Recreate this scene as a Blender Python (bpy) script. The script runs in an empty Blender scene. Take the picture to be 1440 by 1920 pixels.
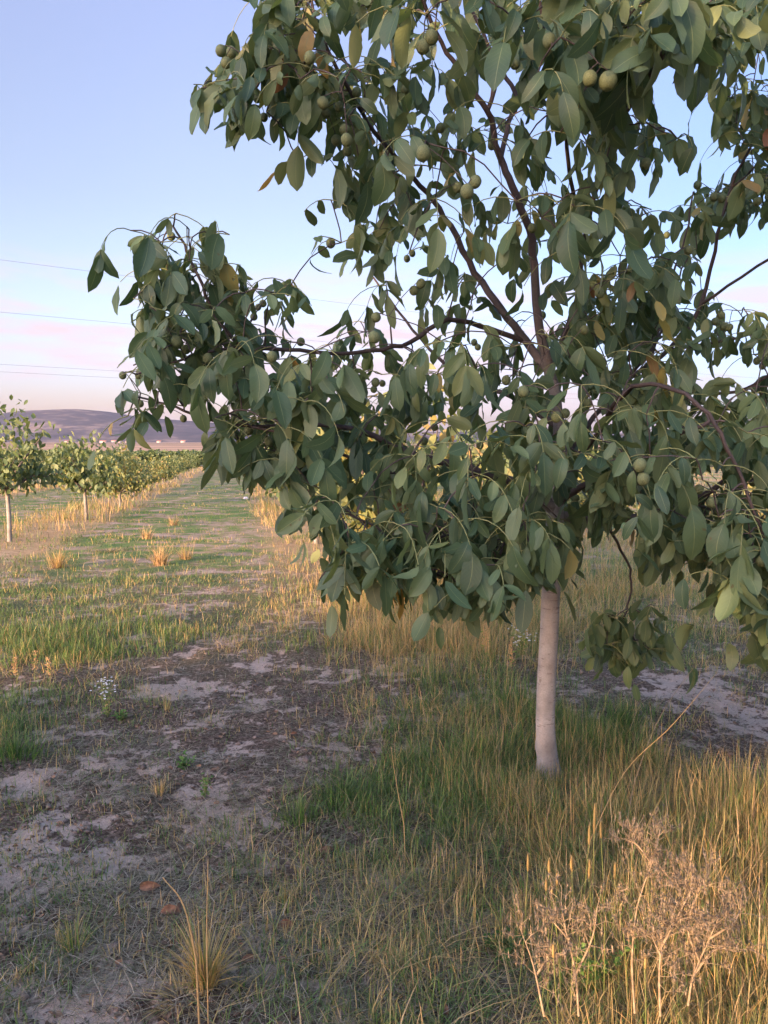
import bpy, math, random
import numpy as np
from math import radians, sin, cos
rng = np.random.default_rng(7); random.seed(7)
S = bpy.context.scene; COL = S.collection

# ---------------------------------------------------------------- camera
EYE = np.array([0.0, 0.0, 1.6]); PITCH = math.atan(132/1440)
cd = bpy.data.cameras.new('camera'); cam = bpy.data.objects.new('camera', cd); COL.objects.link(cam)
cam.location = EYE; cam.rotation_euler = (radians(90)-PITCH, 0, 0)
cd.sensor_fit = 'VERTICAL'; cd.sensor_height = 36; cd.sensor_width = 27; cd.lens = 27
cd.clip_start = 0.05; cd.clip_end = 30000
S.camera = cam
S.render.resolution_x, S.render.resolution_y = 768, 1024

# ---------------------------------------------------------------- light
SUN_AZ, SUN_EL = 38.0, 8.0           # light travels towards (sin az, cos az); elevation in degrees
SUN_STRENGTH, SKY_STRENGTH, EXPOSURE = 3.9, 0.15, 1.85
sd = bpy.data.lights.new('sun', 'SUN'); sun = bpy.data.objects.new('sun', sd); COL.objects.link(sun)
sd.energy = SUN_STRENGTH; sd.angle = radians(0.6); sd.color = (1.0, 0.60, 0.33)
sun.rotation_euler = (radians(90-SUN_EL), 0, radians(-SUN_AZ))
W = bpy.data.worlds.new('World'); S.world = W; W.use_nodes = True
nt = W.node_tree; N = nt.nodes; L = nt.links; N.clear()
out = N.new('ShaderNodeOutputWorld'); bg = N.new('ShaderNodeBackground'); bg.inputs['Strength'].default_value = SKY_STRENGTH
sky = N.new('ShaderNodeTexSky'); sky.sky_type = 'NISHITA'; sky.sun_disc = False
sky.sun_elevation = radians(SUN_EL); sky.sun_rotation = radians(180+SUN_AZ); sky.air_density = 1.0; sky.dust_density = 1.6; sky.ozone_density = 1.6
tc = N.new('ShaderNodeTexCoord'); sep = N.new('ShaderNodeSeparateXYZ'); L.new(tc.outputs['Generated'], sep.inputs[0])
# evening tint by height above the horizon; overhead, out of view, added fill light
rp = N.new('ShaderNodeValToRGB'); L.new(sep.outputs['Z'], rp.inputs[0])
def ramp_set(r, stops):
    e = r.color_ramp.elements
    while len(e) > 1: e.remove(e[-1])
    e[0].position = stops[0][0]; e[0].color = (*stops[0][1], 1)
    for p, c in stops[1:]:
        k = e.new(p); k.color = (*c, 1)
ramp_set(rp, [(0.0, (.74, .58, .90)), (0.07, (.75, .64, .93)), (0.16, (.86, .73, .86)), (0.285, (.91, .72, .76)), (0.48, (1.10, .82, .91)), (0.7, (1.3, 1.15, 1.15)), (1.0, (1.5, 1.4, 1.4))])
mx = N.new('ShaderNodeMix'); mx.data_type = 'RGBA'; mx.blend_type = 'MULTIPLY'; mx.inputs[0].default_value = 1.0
# added fill: unseen sky round the setting sun brightened to light leaves and ground
sky_fill = N.new('ShaderNodeVectorMath'); sky_fill.operation = 'DOT_PRODUCT'; sky_fill.inputs[1].default_value = (-sin(radians(SUN_AZ)), -cos(radians(SUN_AZ)), .35)
L.new(tc.outputs['Generated'], sky_fill.inputs[0])
gr_ = N.new('ShaderNodeValToRGB'); L.new(sky_fill.outputs['Value'], gr_.inputs[0]); ramp_set(gr_, [(.15, (1, 1, 1)), (1.0, (2.5, 2.5, 2.6))])
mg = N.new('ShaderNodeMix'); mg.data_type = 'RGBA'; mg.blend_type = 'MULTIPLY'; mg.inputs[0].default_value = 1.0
# clearer, deeper air away from the sun to the east
ex = N.new('ShaderNodeVectorMath'); ex.operation = 'DOT_PRODUCT'; ex.inputs[1].default_value = (1, .25, 0); L.new(tc.outputs['Generated'], ex.inputs[0])
er = N.new('ShaderNodeValToRGB'); L.new(ex.outputs['Value'], er.inputs[0]); ramp_set(er, [(0.0, (1, 1, 1)), (.20, (.93, .94, 1)), (.62, (.66, .78, .93))])
me_ = N.new('ShaderNodeMix'); me_.data_type = 'RGBA'; me_.blend_type = 'MULTIPLY'; me_.inputs[0].default_value = 1.0
L.new(sky.outputs[0], me_.inputs[6]); L.new(er.outputs[0], me_.inputs[7])
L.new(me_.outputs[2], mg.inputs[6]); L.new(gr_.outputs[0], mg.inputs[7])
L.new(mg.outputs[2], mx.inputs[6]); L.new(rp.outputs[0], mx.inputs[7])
# thin pink clouds low over the hills
mp = N.new('ShaderNodeMapping'); mp.inputs['Scale'].default_value = (2.2, 2.2, 13.0); mp.inputs['Location'].default_value = (.3, .1, .35)
L.new(tc.outputs['Generated'], mp.inputs[0])
cn = N.new('ShaderNodeTexNoise'); cn.inputs['Scale'].default_value = 2.2; cn.inputs['Detail'].default_value = 6; cn.inputs['Roughness'].default_value = .55
L.new(mp.outputs[0], cn.inputs['Vector'])
cr = N.new('ShaderNodeValToRGB'); ramp_set(cr, [(.44, (0, 0, 0)), (.60, (1, 1, 1))]); L.new(cn.outputs[0], cr.inputs[0])
band = N.new('ShaderNodeValToRGB'); ramp_set(band, [(0.0, (.3, .3, .3)), (.05, (.7, .7, .7)), (.14, (.95, .95, .95)), (.18, (.6, .6, .6)), (.225, (0, 0, 0))]); L.new(sep.outputs['Z'], band.inputs[0])
mm = N.new('ShaderNodeMath'); mm.operation = 'MULTIPLY'; L.new(cr.outputs[0], mm.inputs[0]); L.new(band.outputs[0], mm.inputs[1])
mx2 = N.new('ShaderNodeMix'); mx2.data_type = 'RGBA'; L.new(mm.outputs[0], mx2.inputs[0]); L.new(mx.outputs[2], mx2.inputs[6])
CLOUD = mx2.inputs[7]; CLOUD.default_value = (1.9, 1.52, 1.66, 1)
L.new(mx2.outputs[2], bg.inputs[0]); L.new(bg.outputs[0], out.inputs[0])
S.view_settings.view_transform = 'Standard'; S.view_settings.look = 'None'; S.view_settings.exposure = EXPOSURE; S.view_settings.gamma = 1
S.view_settings.use_curve_mapping = False
S.cycles.max_bounces = 6; S.cycles.transparent_max_bounces = 8; S.cycles.volume_bounces = 0

# ---------------------------------------------------------------- helpers
CP, SP = cos(PITCH), sin(PITCH)
def P(px, py, Y):
    """world point seen at a place of the 1440x1920 picture, Y metres ahead"""
    u = (px-720)/1440; v = (960-py)/1440
    d = np.array([u, CP+v*SP, -SP+v*CP])
    return EYE + d*(Y/d[1])
def proj(p):
    q = np.asarray(p, float)-EYE
    f = q[..., 1]*CP - q[..., 2]*SP; up = q[..., 1]*SP + q[..., 2]*CP
    f = np.where(np.abs(f) < 1e-6, 1e-6, f)
    return 720+1440*q[..., 0]/f, 960-1440*up/f
_tab = np.random.default_rng(3).random((256, 256))
def vnoise(x, y):
    x = np.asarray(x, float); y = np.asarray(y, float)
    xi = np.floor(x).astype(int); yi = np.floor(y).astype(int); fx = x-xi; fy = y-yi
    fx = fx*fx*(3-2*fx); fy = fy*fy*(3-2*fy)
    t = lambda a, b: _tab[a & 255, b & 255]
    return (t(xi, yi)*(1-fx)+t(xi+1, yi)*fx)*(1-fy)+(t(xi, yi+1)*(1-fx)+t(xi+1, yi+1)*fx)*fy
def fbm(x, y, o=4):
    s = 0; a = .5
    for k in range(o): s = s+a*vnoise(x*2**k+17*k, y*2**k+31*k); a *= .5
    return s
ROWDIR = 0.187; ROWGAP = 5.63; ROW0 = 1.43
def gz(x, y):
    x = np.asarray(x, float); y = np.asarray(y, float)
    z = -0.017*np.clip(y, -60, 95)
    t = np.clip((y-95)/60, 0, 1); z = z-(t*t*(3-2*t))*1.0
    near = np.exp(-(np.maximum(np.hypot(x, y)-9, 0)/9)**2)
    z = z+near*((fbm(x*1.3, y*1.3, 4)-.47)*.06+(fbm(x*7+5, y*7, 4)-.44)*.045)
    return z
def G(px, py):
    """ground point seen at a pixel"""
    u = (px-720)/1440; v = (960-py)/1440
    d = np.array([u, CP+v*SP, -SP+v*CP]); lo = .5; hi = 140
    for _ in range(50):
        m = (lo+hi)/2; q = EYE+d*(m/d[1])
        if q[2] > gz(q[0], q[1]): lo = m
        else: hi = m
    return EYE+d*(lo/d[1])
def to_mesh(name, V, F, mat, parent=None, smooth=True, attr=None, uv=None):
    """V Nx3, F list of arrays (each k-gon array M x k)"""
    V = np.asarray(V, np.float32)
    me = bpy.data.meshes.new(name)
    F = [np.asarray(f, np.int32) for f in F if len(f)]
    loops = np.concatenate([f.ravel() for f in F]); tot = np.concatenate([np.full(len(f), f.shape[1], np.int32) for f in F])
    st = np.concatenate([[0], np.cumsum(tot)[:-1]]).astype(np.int32)
    me.vertices.add(len(V)); me.vertices.foreach_set('co', V.ravel())
    me.loops.add(len(loops)); me.loops.foreach_set('vertex_index', loops)
    me.polygons.add(len(tot)); me.polygons.foreach_set('loop_start', st); me.polygons.foreach_set('loop_total', tot)
    if smooth: me.polygons.foreach_set('use_smooth', np.ones(len(tot), bool))
    if attr is not None:
        a = me.attributes.new('tint', 'FLOAT', 'POINT'); a.data.foreach_set('value', np.asarray(attr, np.float32))
    if uv is not None:
        u = me.uv_layers.new(name='UVMap'); u.data.foreach_set('uv', np.asarray(uv, np.float32)[loops].ravel())
    me.update(calc_edges=True); me.materials.append(mat)
    o = bpy.data.objects.new(name, me); COL.objects.link(o)
    if parent is not None: o.parent = parent
    return o
class MB:
    def __init__(s): s.V = []; s.F = []; s.T = []; s.n = 0
    def add(s, V, F, tint=0.5):
        V = np.asarray(V, float); s.V.append(V); s.T.append(np.full(len(V), tint) if np.isscalar(tint) else tint)
        for f in F: s.F.append(np.asarray(f)+s.n)
        s.n += len(V)
    def build(s, name, mat, parent=None, origin=None, smooth=True):
        V = np.concatenate(s.V)
        if origin is not None: V = V-np.asarray(origin)
        by = {}
        for f in s.F: by.setdefault(f.shape[1], []).append(f)
        o = to_mesh(name, V, [np.concatenate(v) for v in by.values()], mat, parent, smooth, attr=np.concatenate(s.T))
        return o
def smooth_path(pts, n=5):
    pts = np.asarray(pts, float)
    if len(pts) < 3:
        t = np.linspace(0, 1, n+1)[:, None]; return pts[0]*(1-t)+pts[-1]*t
    Q = np.vstack([2*pts[0]-pts[1], pts, 2*pts[-1]-pts[-2]]); out = []
    for i in range(1, len(Q)-2):
        for k in range(n):
            t = k/n; a, b, c, d = Q[i-1], Q[i], Q[i+1], Q[i+2]
            out.append(.5*((2*b)+(-a+c)*t+(2*a-5*b+4*c-d)*t*t+(-a+3*b-3*c+d)*t**3))
    out.append(pts[-1]); return np.array(out)
def tube(mb, pts, rad, sides=8, tint=.5, cap=True):
    pts = np.asarray(pts, float)[:, :3]; n = len(pts); rad = np.broadcast_to(np.asarray(rad, float), (n,))
    tan = np.gradient(pts, axis=0); tan /= np.linalg.norm(tan, axis=1)[:, None]+1e-9
    ref = np.array([0, 0, 1.]) if abs(tan[0][2]) < .8 else np.array([1., 0, 0])
    V = []
    for i in range(n):
        a = np.cross(tan[i], ref); a /= np.linalg.norm(a)+1e-9; b = np.cross(tan[i], a); ref = np.cross(a, tan[i])
        th = np.arange(sides)*2*math.pi/sides
        V.append(pts[i]+rad[i]*(np.cos(th)[:, None]*a+np.sin(th)[:, None]*b))
    V = np.concatenate(V); F = []
    i = np.arange(n-1)[:, None]*sides; k = np.arange(sides)[None]; k2 = (k+1) % sides
    F.append(np.stack([i+k, i+k2, i+sides+k2, i+sides+k], -1).reshape(-1, 4))
    if cap:
        V = np.vstack([V, pts[-1]+tan[-1]*rad[-1]*.5]); j = (n-1)*sides
        F.append(np.array([[j+q, j+(q+1) % sides, len(V)-1] for q in range(sides)]))
    mb.add(V, F, tint)
def empty(name, loc, label=None, cat=None, group=None, rz=0, sc=1):
    o = bpy.data.objects.new(name, None); COL.objects.link(o); o.location = loc; o.rotation_euler = (0, 0, rz); o.scale = (sc,)*3
    o.empty_display_size = .1
    if label: tag(o, label, cat, group)
    return o
def tag(o, label=None, cat=None, group=None, kind=None):
    if label: o['label'] = label
    if cat: o['category'] = cat
    if group: o['group'] = group
    if kind: o['kind'] = kind
    return o
def copy_tree(o, parent=None):
    c = o.copy(); COL.objects.link(c); c.parent = parent
    for ch in [q for q in bpy.data.objects if q.parent == o]: copy_tree(ch, c)
    return c
# leaflets: vectorised blade with midrib fold and bend
TS = np.array([0, .14, .32, .5, .68, .85, 1.0]); WS = np.array([.03, .62, .92, 1.0, .93, .66, .03]); XS = np.array([-1, -.5, 0, .5, 1.0])
def leaf_arrays(B, D, Nn, Ln, Wd, tint, bend, fold, ts=TS, ws=WS, xs=XS):
    n = len(B); D = D/np.linalg.norm(D, axis=1)[:, None]
    X = np.cross(D, Nn); X /= np.linalg.norm(X, axis=1)[:, None]+1e-9; Z = np.cross(X, D)
    T, XX = np.meshgrid(ts, xs, indexing='ij'); Wg = np.repeat(ws[:, None], len(xs), 1)
    T = T.ravel(); XX = XX.ravel(); Wg = Wg.ravel(); m = len(T)
    wav = rng.normal(0, .05, (n, m))*(np.abs(XX) > .6)
    lx = XX*Wg*(Wd[:, None]/2)
    ly = T*Ln[:, None]*(1-.25*np.abs(bend[:, None])*T)
    lz = -bend[:, None]*Ln[:, None]*T**2+fold[:, None]*np.abs(lx)*1.0+wav*Wd[:, None]
    asym = rng.normal(0, .10, n)[:, None]*Wd[:, None]*np.sin(T*math.pi)
    V = B[:, None]+(lx+asym)[..., None]*X[:, None]+ly[..., None]*D[:, None]+lz[..., None]*Z[:, None]
    nx = len(xs); i = np.arange(len(ts)-1)[:, None]*nx+np.arange(nx-1)[None]; i = i.ravel()
    q = np.stack([i, i+1, i+nx+1, i+nx], -1)
    F = (q[None]+(np.arange(n)*m)[:, None, None]).reshape(-1, 4)
    uv = np.tile(np.stack([XX*.5+.5, T], -1), (n, 1)); at = np.repeat(tint, m)
    return V.reshape(-1, 3), F, uv, at
def leaf_mesh(name, mat, parent, B, D, Nn, Ln, Wd, tint, bend, fold, origin=(0, 0, 0), simple=False):
    if simple: V, F, uv, at = leaf_arrays(B, D, Nn, Ln, Wd, tint, bend, fold, np.array([0, .3, .65, 1.]), np.array([.1, .95, .85, .05]), np.array([-1, 0, 1.]))
    else: V, F, uv, at = leaf_arrays(B, D, Nn, Ln, Wd, tint, bend, fold)
    return to_mesh(name, V-np.asarray(origin), [F], mat, parent, True, at, uv)
# ---------------------------------------------------------------- materials
def mat(name):
    m = bpy.data.materials.new(name); m.use_nodes = True; n = m.node_tree.nodes; n.clear()
    o = n.new('ShaderNodeOutputMaterial'); return m, n, m.node_tree.links, o
def ramp(n, stops, interp='LINEAR'):
    r = n.new('ShaderNodeValToRGB'); r.color_ramp.interpolation = interp; ramp_set(r, stops); return r
def noise(n, l, vec, scale, detail=4, rough=.55):
    t = n.new('ShaderNodeTexNoise'); t.inputs['Scale'].default_value = scale; t.inputs['Detail'].default_value = detail; t.inputs['Roughness'].default_value = rough
    if vec is not None: l.new(vec, t.inputs['Vector'])
    return t
def math_(n, l, op, a, b=None, clamp=False):
    t = n.new('ShaderNodeMath'); t.operation = op; t.use_clamp = clamp
    for i, v in enumerate((a, b)):
        if v is None: continue
        if isinstance(v, (int, float)): t.inputs[i].default_value = v
        else: l.new(v, t.inputs[i])
    return t.outputs[0]
def mixc(n, l, f, a, b, mode='MIX'):
    t = n.new('ShaderNodeMix'); t.data_type = 'RGBA'; t.blend_type = mode
    for s, v in ((0, f), (6, a), (7, b)):
        if isinstance(v, (int, float)): t.inputs[s].default_value = v
        elif isinstance(v, tuple): t.inputs[s].default_value = (*v, 1)
        else: l.new(v, t.inputs[s])
    return t.outputs[2]
def leaf_material(name, stops, trans=.25, rough=.5, veins=True, spec=.45):
    m, n, l, o = mat(name)
    at = n.new('ShaderNodeAttribute'); at.attribute_name = 'tint'
    r = ramp(n, stops); l.new(at.outputs['Fac'], r.inputs[0]); col = r.outputs[0]
    geo = n.new('ShaderNodeNewGeometry'); tco = n.new('ShaderNodeTexCoord')
    nz = noise(n, l, tco.outputs['Object'], 9, 3)
    col = mixc(n, l, .5, col, mixc(n, l, nz.outputs[0], (.62, .62, .6), (1.35, 1.35, 1.3)), 'MULTIPLY')
    bs = n.new('ShaderNodeBsdfPrincipled')
    if veins:
        sp = n.new('ShaderNodeSeparateXYZ'); l.new(tco.outputs['UV'], sp.inputs[0])
        ax = math_(n, l, 'ABSOLUTE', math_(n, l, 'SUBTRACT', sp.outputs[0], .5))
        mid = math_(n, l, 'LESS_THAN', ax, .018)
        s = math_(n, l, 'SINE', math_(n, l, 'MULTIPLY', math_(n, l, 'SUBTRACT', sp.outputs[1], math_(n, l, 'MULTIPLY', ax, .45)), 62))
        sv = math_(n, l, 'MULTIPLY', math_(n, l, 'GREATER_THAN', s, .95), .10)
        vf = math_(n, l, 'MAXIMUM', math_(n, l, 'MULTIPLY', mid, .6), sv)
        col = mixc(n, l, vf, col, (.20, .25, .11))
        # small brown blemishes
        b2 = noise(n, l, tco.outputs['Object'], 42, 2); bf = math_(n, l, 'GREATER_THAN', b2.outputs[0], .735)
        col = mixc(n, l, math_(n, l, 'MULTIPLY', bf, .6), col, (.09, .055, .02))
        bp = n.new('ShaderNodeBump'); bp.inputs['Strength'].default_value = .10; bp.inputs['Distance'].default_value = .001
        l.new(s, bp.inputs['Height']); l.new(bp.outputs[0], bs.inputs['Normal'])
    col = mixc(n, l, math_(n, l, 'MULTIPLY', geo.outputs['Backfacing'], .35), col, (.16, .20, .10))
    l.new(col, bs.inputs['Base Color']); bs.inputs['Roughness'].default_value = rough; bs.inputs['Specular IOR Level'].default_value = spec
    tr = n.new('ShaderNodeBsdfTranslucent'); l.new(mixc(n, l, 1.0, col, (1.5, 1.35, .7), 'MULTIPLY'), tr.inputs[0])
    ms = n.new('ShaderNodeMixShader'); ms.inputs[0].default_value = trans; l.new(bs.outputs[0], ms.inputs[1]); l.new(tr.outputs[0], ms.inputs[2])
    l.new(ms.outputs[0], o.inputs[0]); return m
def simple_mat(name, c1, c2, scale=30, rough=.8, bump=.3, spec=.3, detail=5, metal=0):
    m, n, l, o = mat(name); tco = n.new('ShaderNodeTexCoord'); nz = noise(n, l, tco.outputs['Object'], scale, detail)
    r = ramp(n, [(.3, c1), (.7, c2)]); l.new(nz.outputs[0], r.inputs[0])
    bs = n.new('ShaderNodeBsdfPrincipled'); l.new(r.outputs[0], bs.inputs['Base Color']); bs.inputs['Roughness'].default_value = rough
    bs.inputs['Specular IOR Level'].default_value = spec; bs.inputs['Metallic'].default_value = metal
    bp = n.new('ShaderNodeBump'); bp.inputs['Strength'].default_value = bump; bp.inputs['Distance'].default_value = .004; l.new(nz.outputs[0], bp.inputs['Height']); l.new(bp.outputs[0], bs.inputs['Normal'])
    l.new(bs.outputs[0], o.inputs[0]); return m
WAL = [(0, (.042, .082, .043)), (.45, (.076, .130, .060)), (.80, (.124, .182, .080)), (.90, (.17, .20, .07)), (.955, (.34, .28, .09)), (.98, (.34, .22, .07)), (1, (.20, .09, .04))]
M_LEAF = leaf_material('walnut_leaf', WAL, .27, .48, spec=.34)
FAR = [(0, (.07, .12, .05)), (.4, (.11, .165, .062)), (.7, (.23, .25, .09)), (.88, (.34, .29, .09)), (1, (.42, .28, .11))]
M_FAR = leaf_material('orchard_leaf', FAR, .3, .55, veins=False)
GR = [(0, (.028, .068, .022)), (.2, (.065, .15, .035)), (.38, (.14, .25, .055)), (.5, (.23, .22, .08)), (.65, (.43, .30, .12)), (.82, (.60, .43, .23)), (.92, (.34, .24, .17)), (1, (.15, .10, .075))]
M_GRASS = leaf_material('grass_blade', GR, .3, .6, veins=False, spec=.25)
M_STRAW = leaf_material('straw', [(0, (.045, .032, .026)), (.4, (.13, .095, .075)), (.7, (.38, .30, .25)), (1, (.66, .54, .44))], .1, .7, veins=False, spec=.2)

def bark_material(name, pale=1.0, white=0):
    m, n, l, o = mat(name); tco = n.new('ShaderNodeTexCoord')
    mpn = n.new('ShaderNodeMapping'); mpn.inputs['Scale'].default_value = (9, 9, 60); l.new(tco.outputs['Object'], mpn.inputs[0])
    a = noise(n, l, tco.outputs['Object'], 7, 5); b = noise(n, l, mpn.outputs[0], 1.6, 3, .6); c = noise(n, l, tco.outputs['Object'], 160, 3)
    at = n.new('ShaderNodeAttribute'); at.attribute_name = 'tint'   # 0 young brown wood .. 1 old pale bark
    old = ramp(n, [(.3, (.20*pale, .19*pale, .17*pale)), (.5, (.30*pale, .29*pale, .265*pale)), (.72, (.42*pale, .41*pale, .38*pale))]); l.new(a.outputs[0], old.inputs[0])
    yng = ramp(n, [(.3, (.040, .032, .030)), (.7, (.092, .070, .060))]); l.new(a.outputs[0], yng.inputs[0])
    col = mixc(n, l, at.outputs['Fac'], yng.outputs[0], old.outputs[0])
    len_ = ramp(n, [(.345, (1, 1, 1)), (.375, (0, 0, 0))]); l.new(b.outputs[0], len_.inputs[0])
    col = mixc(n, l, math_(n, l, 'MULTIPLY', len_.outputs[0], .55), col, (.10, .075, .06))
    sc_ = noise(n, l, tco.outputs['Object'], 11, 3, .7); scr = ramp(n, [(.66, (0, 0, 0)), (.70, (1, 1, 1))]); l.new(sc_.outputs[0], scr.inputs[0])
    col = mixc(n, l, math_(n, l, 'MULTIPLY', scr.outputs[0], .6), col, (.12, .095, .075))
    sp = ramp(n, [(.3, (.75, .75, .75)), (.7, (1.1, 1.1, 1.1))]); l.new(c.outputs[0], sp.inputs[0])
    col = mixc(n, l, .6, col, sp.outputs[0], 'MULTIPLY')
    bs = n.new('ShaderNodeBsdfPrincipled'); l.new(col, bs.inputs['Base Color']); bs.inputs['Roughness'].default_value = .72; bs.inputs['Specular IOR Level'].default_value = .3
    bp = n.new('ShaderNodeBump'); bp.inputs['Strength'].default_value = .5; bp.inputs['Distance'].default_value = .004
    hh = math_(n, l, 'SUBTRACT', math_(n, l, 'ADD', a.outputs[0], math_(n, l, 'MULTIPLY', c.outputs[0], .35)), math_(n, l, 'MULTIPLY', len_.outputs[0], .6))
    l.new(hh, bp.inputs['Height']); l.new(bp.outputs[0], bs.inputs['Normal']); l.new(bs.outputs[0], o.inputs[0]); return m
M_BARK = bark_material('walnut_bark', .9)
M_BARKW = bark_material('limewashed_bark', .75)
M_NUT = simple_mat('walnut_husk', (.085, .115, .05), (.165, .19, .085), 7, .7, .5, .25, 8)
M_TWIG = simple_mat('leaf_stalk', (.16, .20, .07), (.22, .22, .09), 30, .6)

# ---------------------------------------------------------------- ground
def ground_material():
    m, n, l, o = mat('orchard_ground'); tco = n.new('ShaderNodeTexCoord'); g = tco.outputs['Object']
    sp = n.new('ShaderNodeSeparateXYZ'); l.new(g, sp.inputs[0]); X, Y = sp.outputs[0], sp.outputs[1]
    big = noise(n, l, g, 1.7, 6, .6); med = noise(n, l, g, 8.0, 7, .68); fine = noise(n, l, g, 45, 6, .7); vf = noise(n, l, g, 260, 3, .6)
    soil = ramp(n, [(.28, (.026, .018, .013)), (.46, (.072, .050, .036)), (.58, (.165, .120, .090)), (.74, (.34, .255, .20))]); l.new(fine.outputs[0], soil.inputs[0])
    clay = ramp(n, [(.3, (.36, .28, .225)), (.7, (.50, .395, .325))]); l.new(fine.outputs[0], clay.inputs[0])
    cf = ramp(n, [(.525, (0, 0, 0)), (.56, (1, 1, 1))]); cmix = math_(n, l, 'ADD', math_(n, l, 'MULTIPLY', big.outputs[0], .45), math_(n, l, 'MULTIPLY', med.outputs[0], .55))
    for px, py, rad_ in ((205, 1590, .20), (370, 1488, .16), (75, 1565, .15), (460, 1400, .20), (1330, 1290, .26), (1240, 1300, .22), (30, 1480, .16), (320, 1300, .25), (190, 1640, .15), (1400, 1330, .25), (30, 1640, .16), (200, 1900, .12)):
        c_ = G(px, py); vd = n.new('ShaderNodeVectorMath'); vd.operation = 'DISTANCE'; l.new(g, vd.inputs[0]); vd.inputs[1].default_value = tuple(c_)
        mr = n.new('ShaderNodeMapRange'); mr.inputs[1].default_value = 0; mr.inputs[2].default_value = rad_*1.6; mr.inputs[3].default_value = .11; mr.inputs[4].default_value = 0; l.new(vd.outputs['Value'], mr.inputs[0])
        cmix = math_(n, l, 'ADD', cmix, mr.outputs[0])
    l.new(cmix, cf.inputs[0])
    col = mixc(n, l, math_(n, l, 'MULTIPLY', cf.outputs[0], .9), soil.outputs[0], clay.outputs[0])
    vor = n.new('ShaderNodeTexVoronoi'); vor.inputs['Scale'].default_value = 14; vor.feature = 'DISTANCE_TO_EDGE'; l.new(g, vor.inputs['Vector'])
    crack = ramp(n, [(0, (1, 1, 1)), (.035, (0, 0, 0))]); l.new(vor.outputs[0], crack.inputs[0])
    col = mixc(n, l, math_(n, l, 'MULTIPLY', math_(n, l, 'MULTIPLY', crack.outputs[0], cf.outputs[0]), .18), col, (.10, .075, .06))
    # orchard floor farther off: mown grass, dry strips along the rows
    far = n.new('ShaderNodeMapRange'); far.inputs[1].default_value = 5; far.inputs[2].default_value = 13; l.new(Y, far.inputs[0])
    u = math_(n, l, 'ADD', X, math_(n, l, 'MULTIPLY', Y, ROWDIR)); u = math_(n, l, 'DIVIDE', math_(n, l, 'SUBTRACT', u, ROW0), ROWGAP)
    fr = math_(n, l, 'ABSOLUTE', math_(n, l, 'SUBTRACT', math_(n, l, 'FRACT', math_(n, l, 'ADD', u, 50.5)), .5))
    fr = math_(n, l, 'ADD', fr, math_(n, l, 'MULTIPLY', math_(n, l, 'SUBTRACT', med.outputs[0], .5), .16))
    strip = ramp(n, [(.13, (1, 1, 1)), (.22, (0, 0, 0))]); l.new(fr, strip.inputs[0])
    gcol = ramp(n, [(.36, (.085, .165, .05)), (.46, (.15, .22, .065)), (.52, (.25, .22, .11)), (.60, (.34, .26, .19)), (.7, (.42, .33, .26))]); l.new(big.outputs[0], gcol.inputs[0])
    dry = ramp(n, [(.3, (.32, .22, .12)), (.7, (.48, .35, .19))]); l.new(med.outputs[0], dry.inputs[0])
    ocol = mixc(n, l, strip.outputs[0], gcol.outputs[0], dry.outputs[0])
    ocol = mixc(n, l, .6, ocol, mixc(n, l, fine.outputs[0], (.5, .5, .5), (1.5, 1.5, 1.5)), 'MULTIPLY')
    col = mixc(n, l, math_(n, l, 'MULTIPLY', far.outputs[0], .85), col, ocol)
    # plain beyond the hedge: broad stubble fields and green strips
    mpn = n.new('ShaderNodeMapping'); mpn.inputs['Scale'].default_value = (.0016, .0085, 1); mpn.inputs['Rotation'].default_value = (0, 0, .12); l.new(g, mpn.inputs[0])
    pn = noise(n, l, mpn.outputs[0], 1.0, 3, .6)
    pcol = ramp(n, [(.40, (.10, .09, .05)), (.46, (.38, .25, .16)), (.52, (.50, .33, .22)), (.57, (.16, .125, .075)), (.62, (.44, .29, .20)), (.7, (.12, .11, .06))], 'LINEAR'); l.new(pn.outputs[0], pcol.inputs[0])
    pf = n.new('ShaderNodeMapRange'); pf.inputs[1].default_value = 104; pf.inputs[2].default_value = 112; l.new(Y, pf.inputs[0])
    col = mixc(n, l, pf.outputs[0], col, pcol.outputs[0])
    bs = n.new('ShaderNodeBsdfPrincipled'); l.new(col, bs.inputs['Base Color']); bs.inputs['Roughness'].default_value = .95; bs.inputs['Specular IOR Level'].default_value = .1
    bp = n.new('ShaderNodeBump'); bp.inputs['Strength'].default_value = .8; bp.inputs['Distance'].default_value = .02
    l.new(math_(n, l, 'ADD', fine.outputs[0], math_(n, l, 'MULTIPLY', vf.outputs[0], .35)), bp.inputs['Height']); l.new(bp.outputs[0], bs.inputs['Normal'])
    l.new(bs.outputs[0], o.inputs[0]); return m
def axis(lo, hi, step, far_lo, far_hi):
    a = np.arange(lo, hi+1e-6, step); r = []; d = step; v = hi
    while v < far_hi: d *= 1.16; v += d; r.append(min(v, far_hi))
    q = []; d = step; v = lo
    while v > far_lo: d *= 1.16; v -= d; q.append(max(v, far_lo))
    return np.concatenate([q[::-1], a, r])
xs = axis(-3.2, 3.2, .045, -9000, 9000); ys = axis(.9, 7.5, .045, -300, 12000)
XX, YY = np.meshgrid(xs, ys); ZZ = gz(XX, YY); nx, ny = len(xs), len(ys)
i = (np.arange(ny-1)[:, None]*nx+np.arange(nx-1)[None]).ravel()
gnd = to_mesh('ground', np.stack([XX.ravel(), YY.ravel(), ZZ.ravel()], -1), [np.stack([i, i+1, i+nx+1, i+nx], -1)], ground_material())
tag(gnd, kind='structure')

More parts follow.
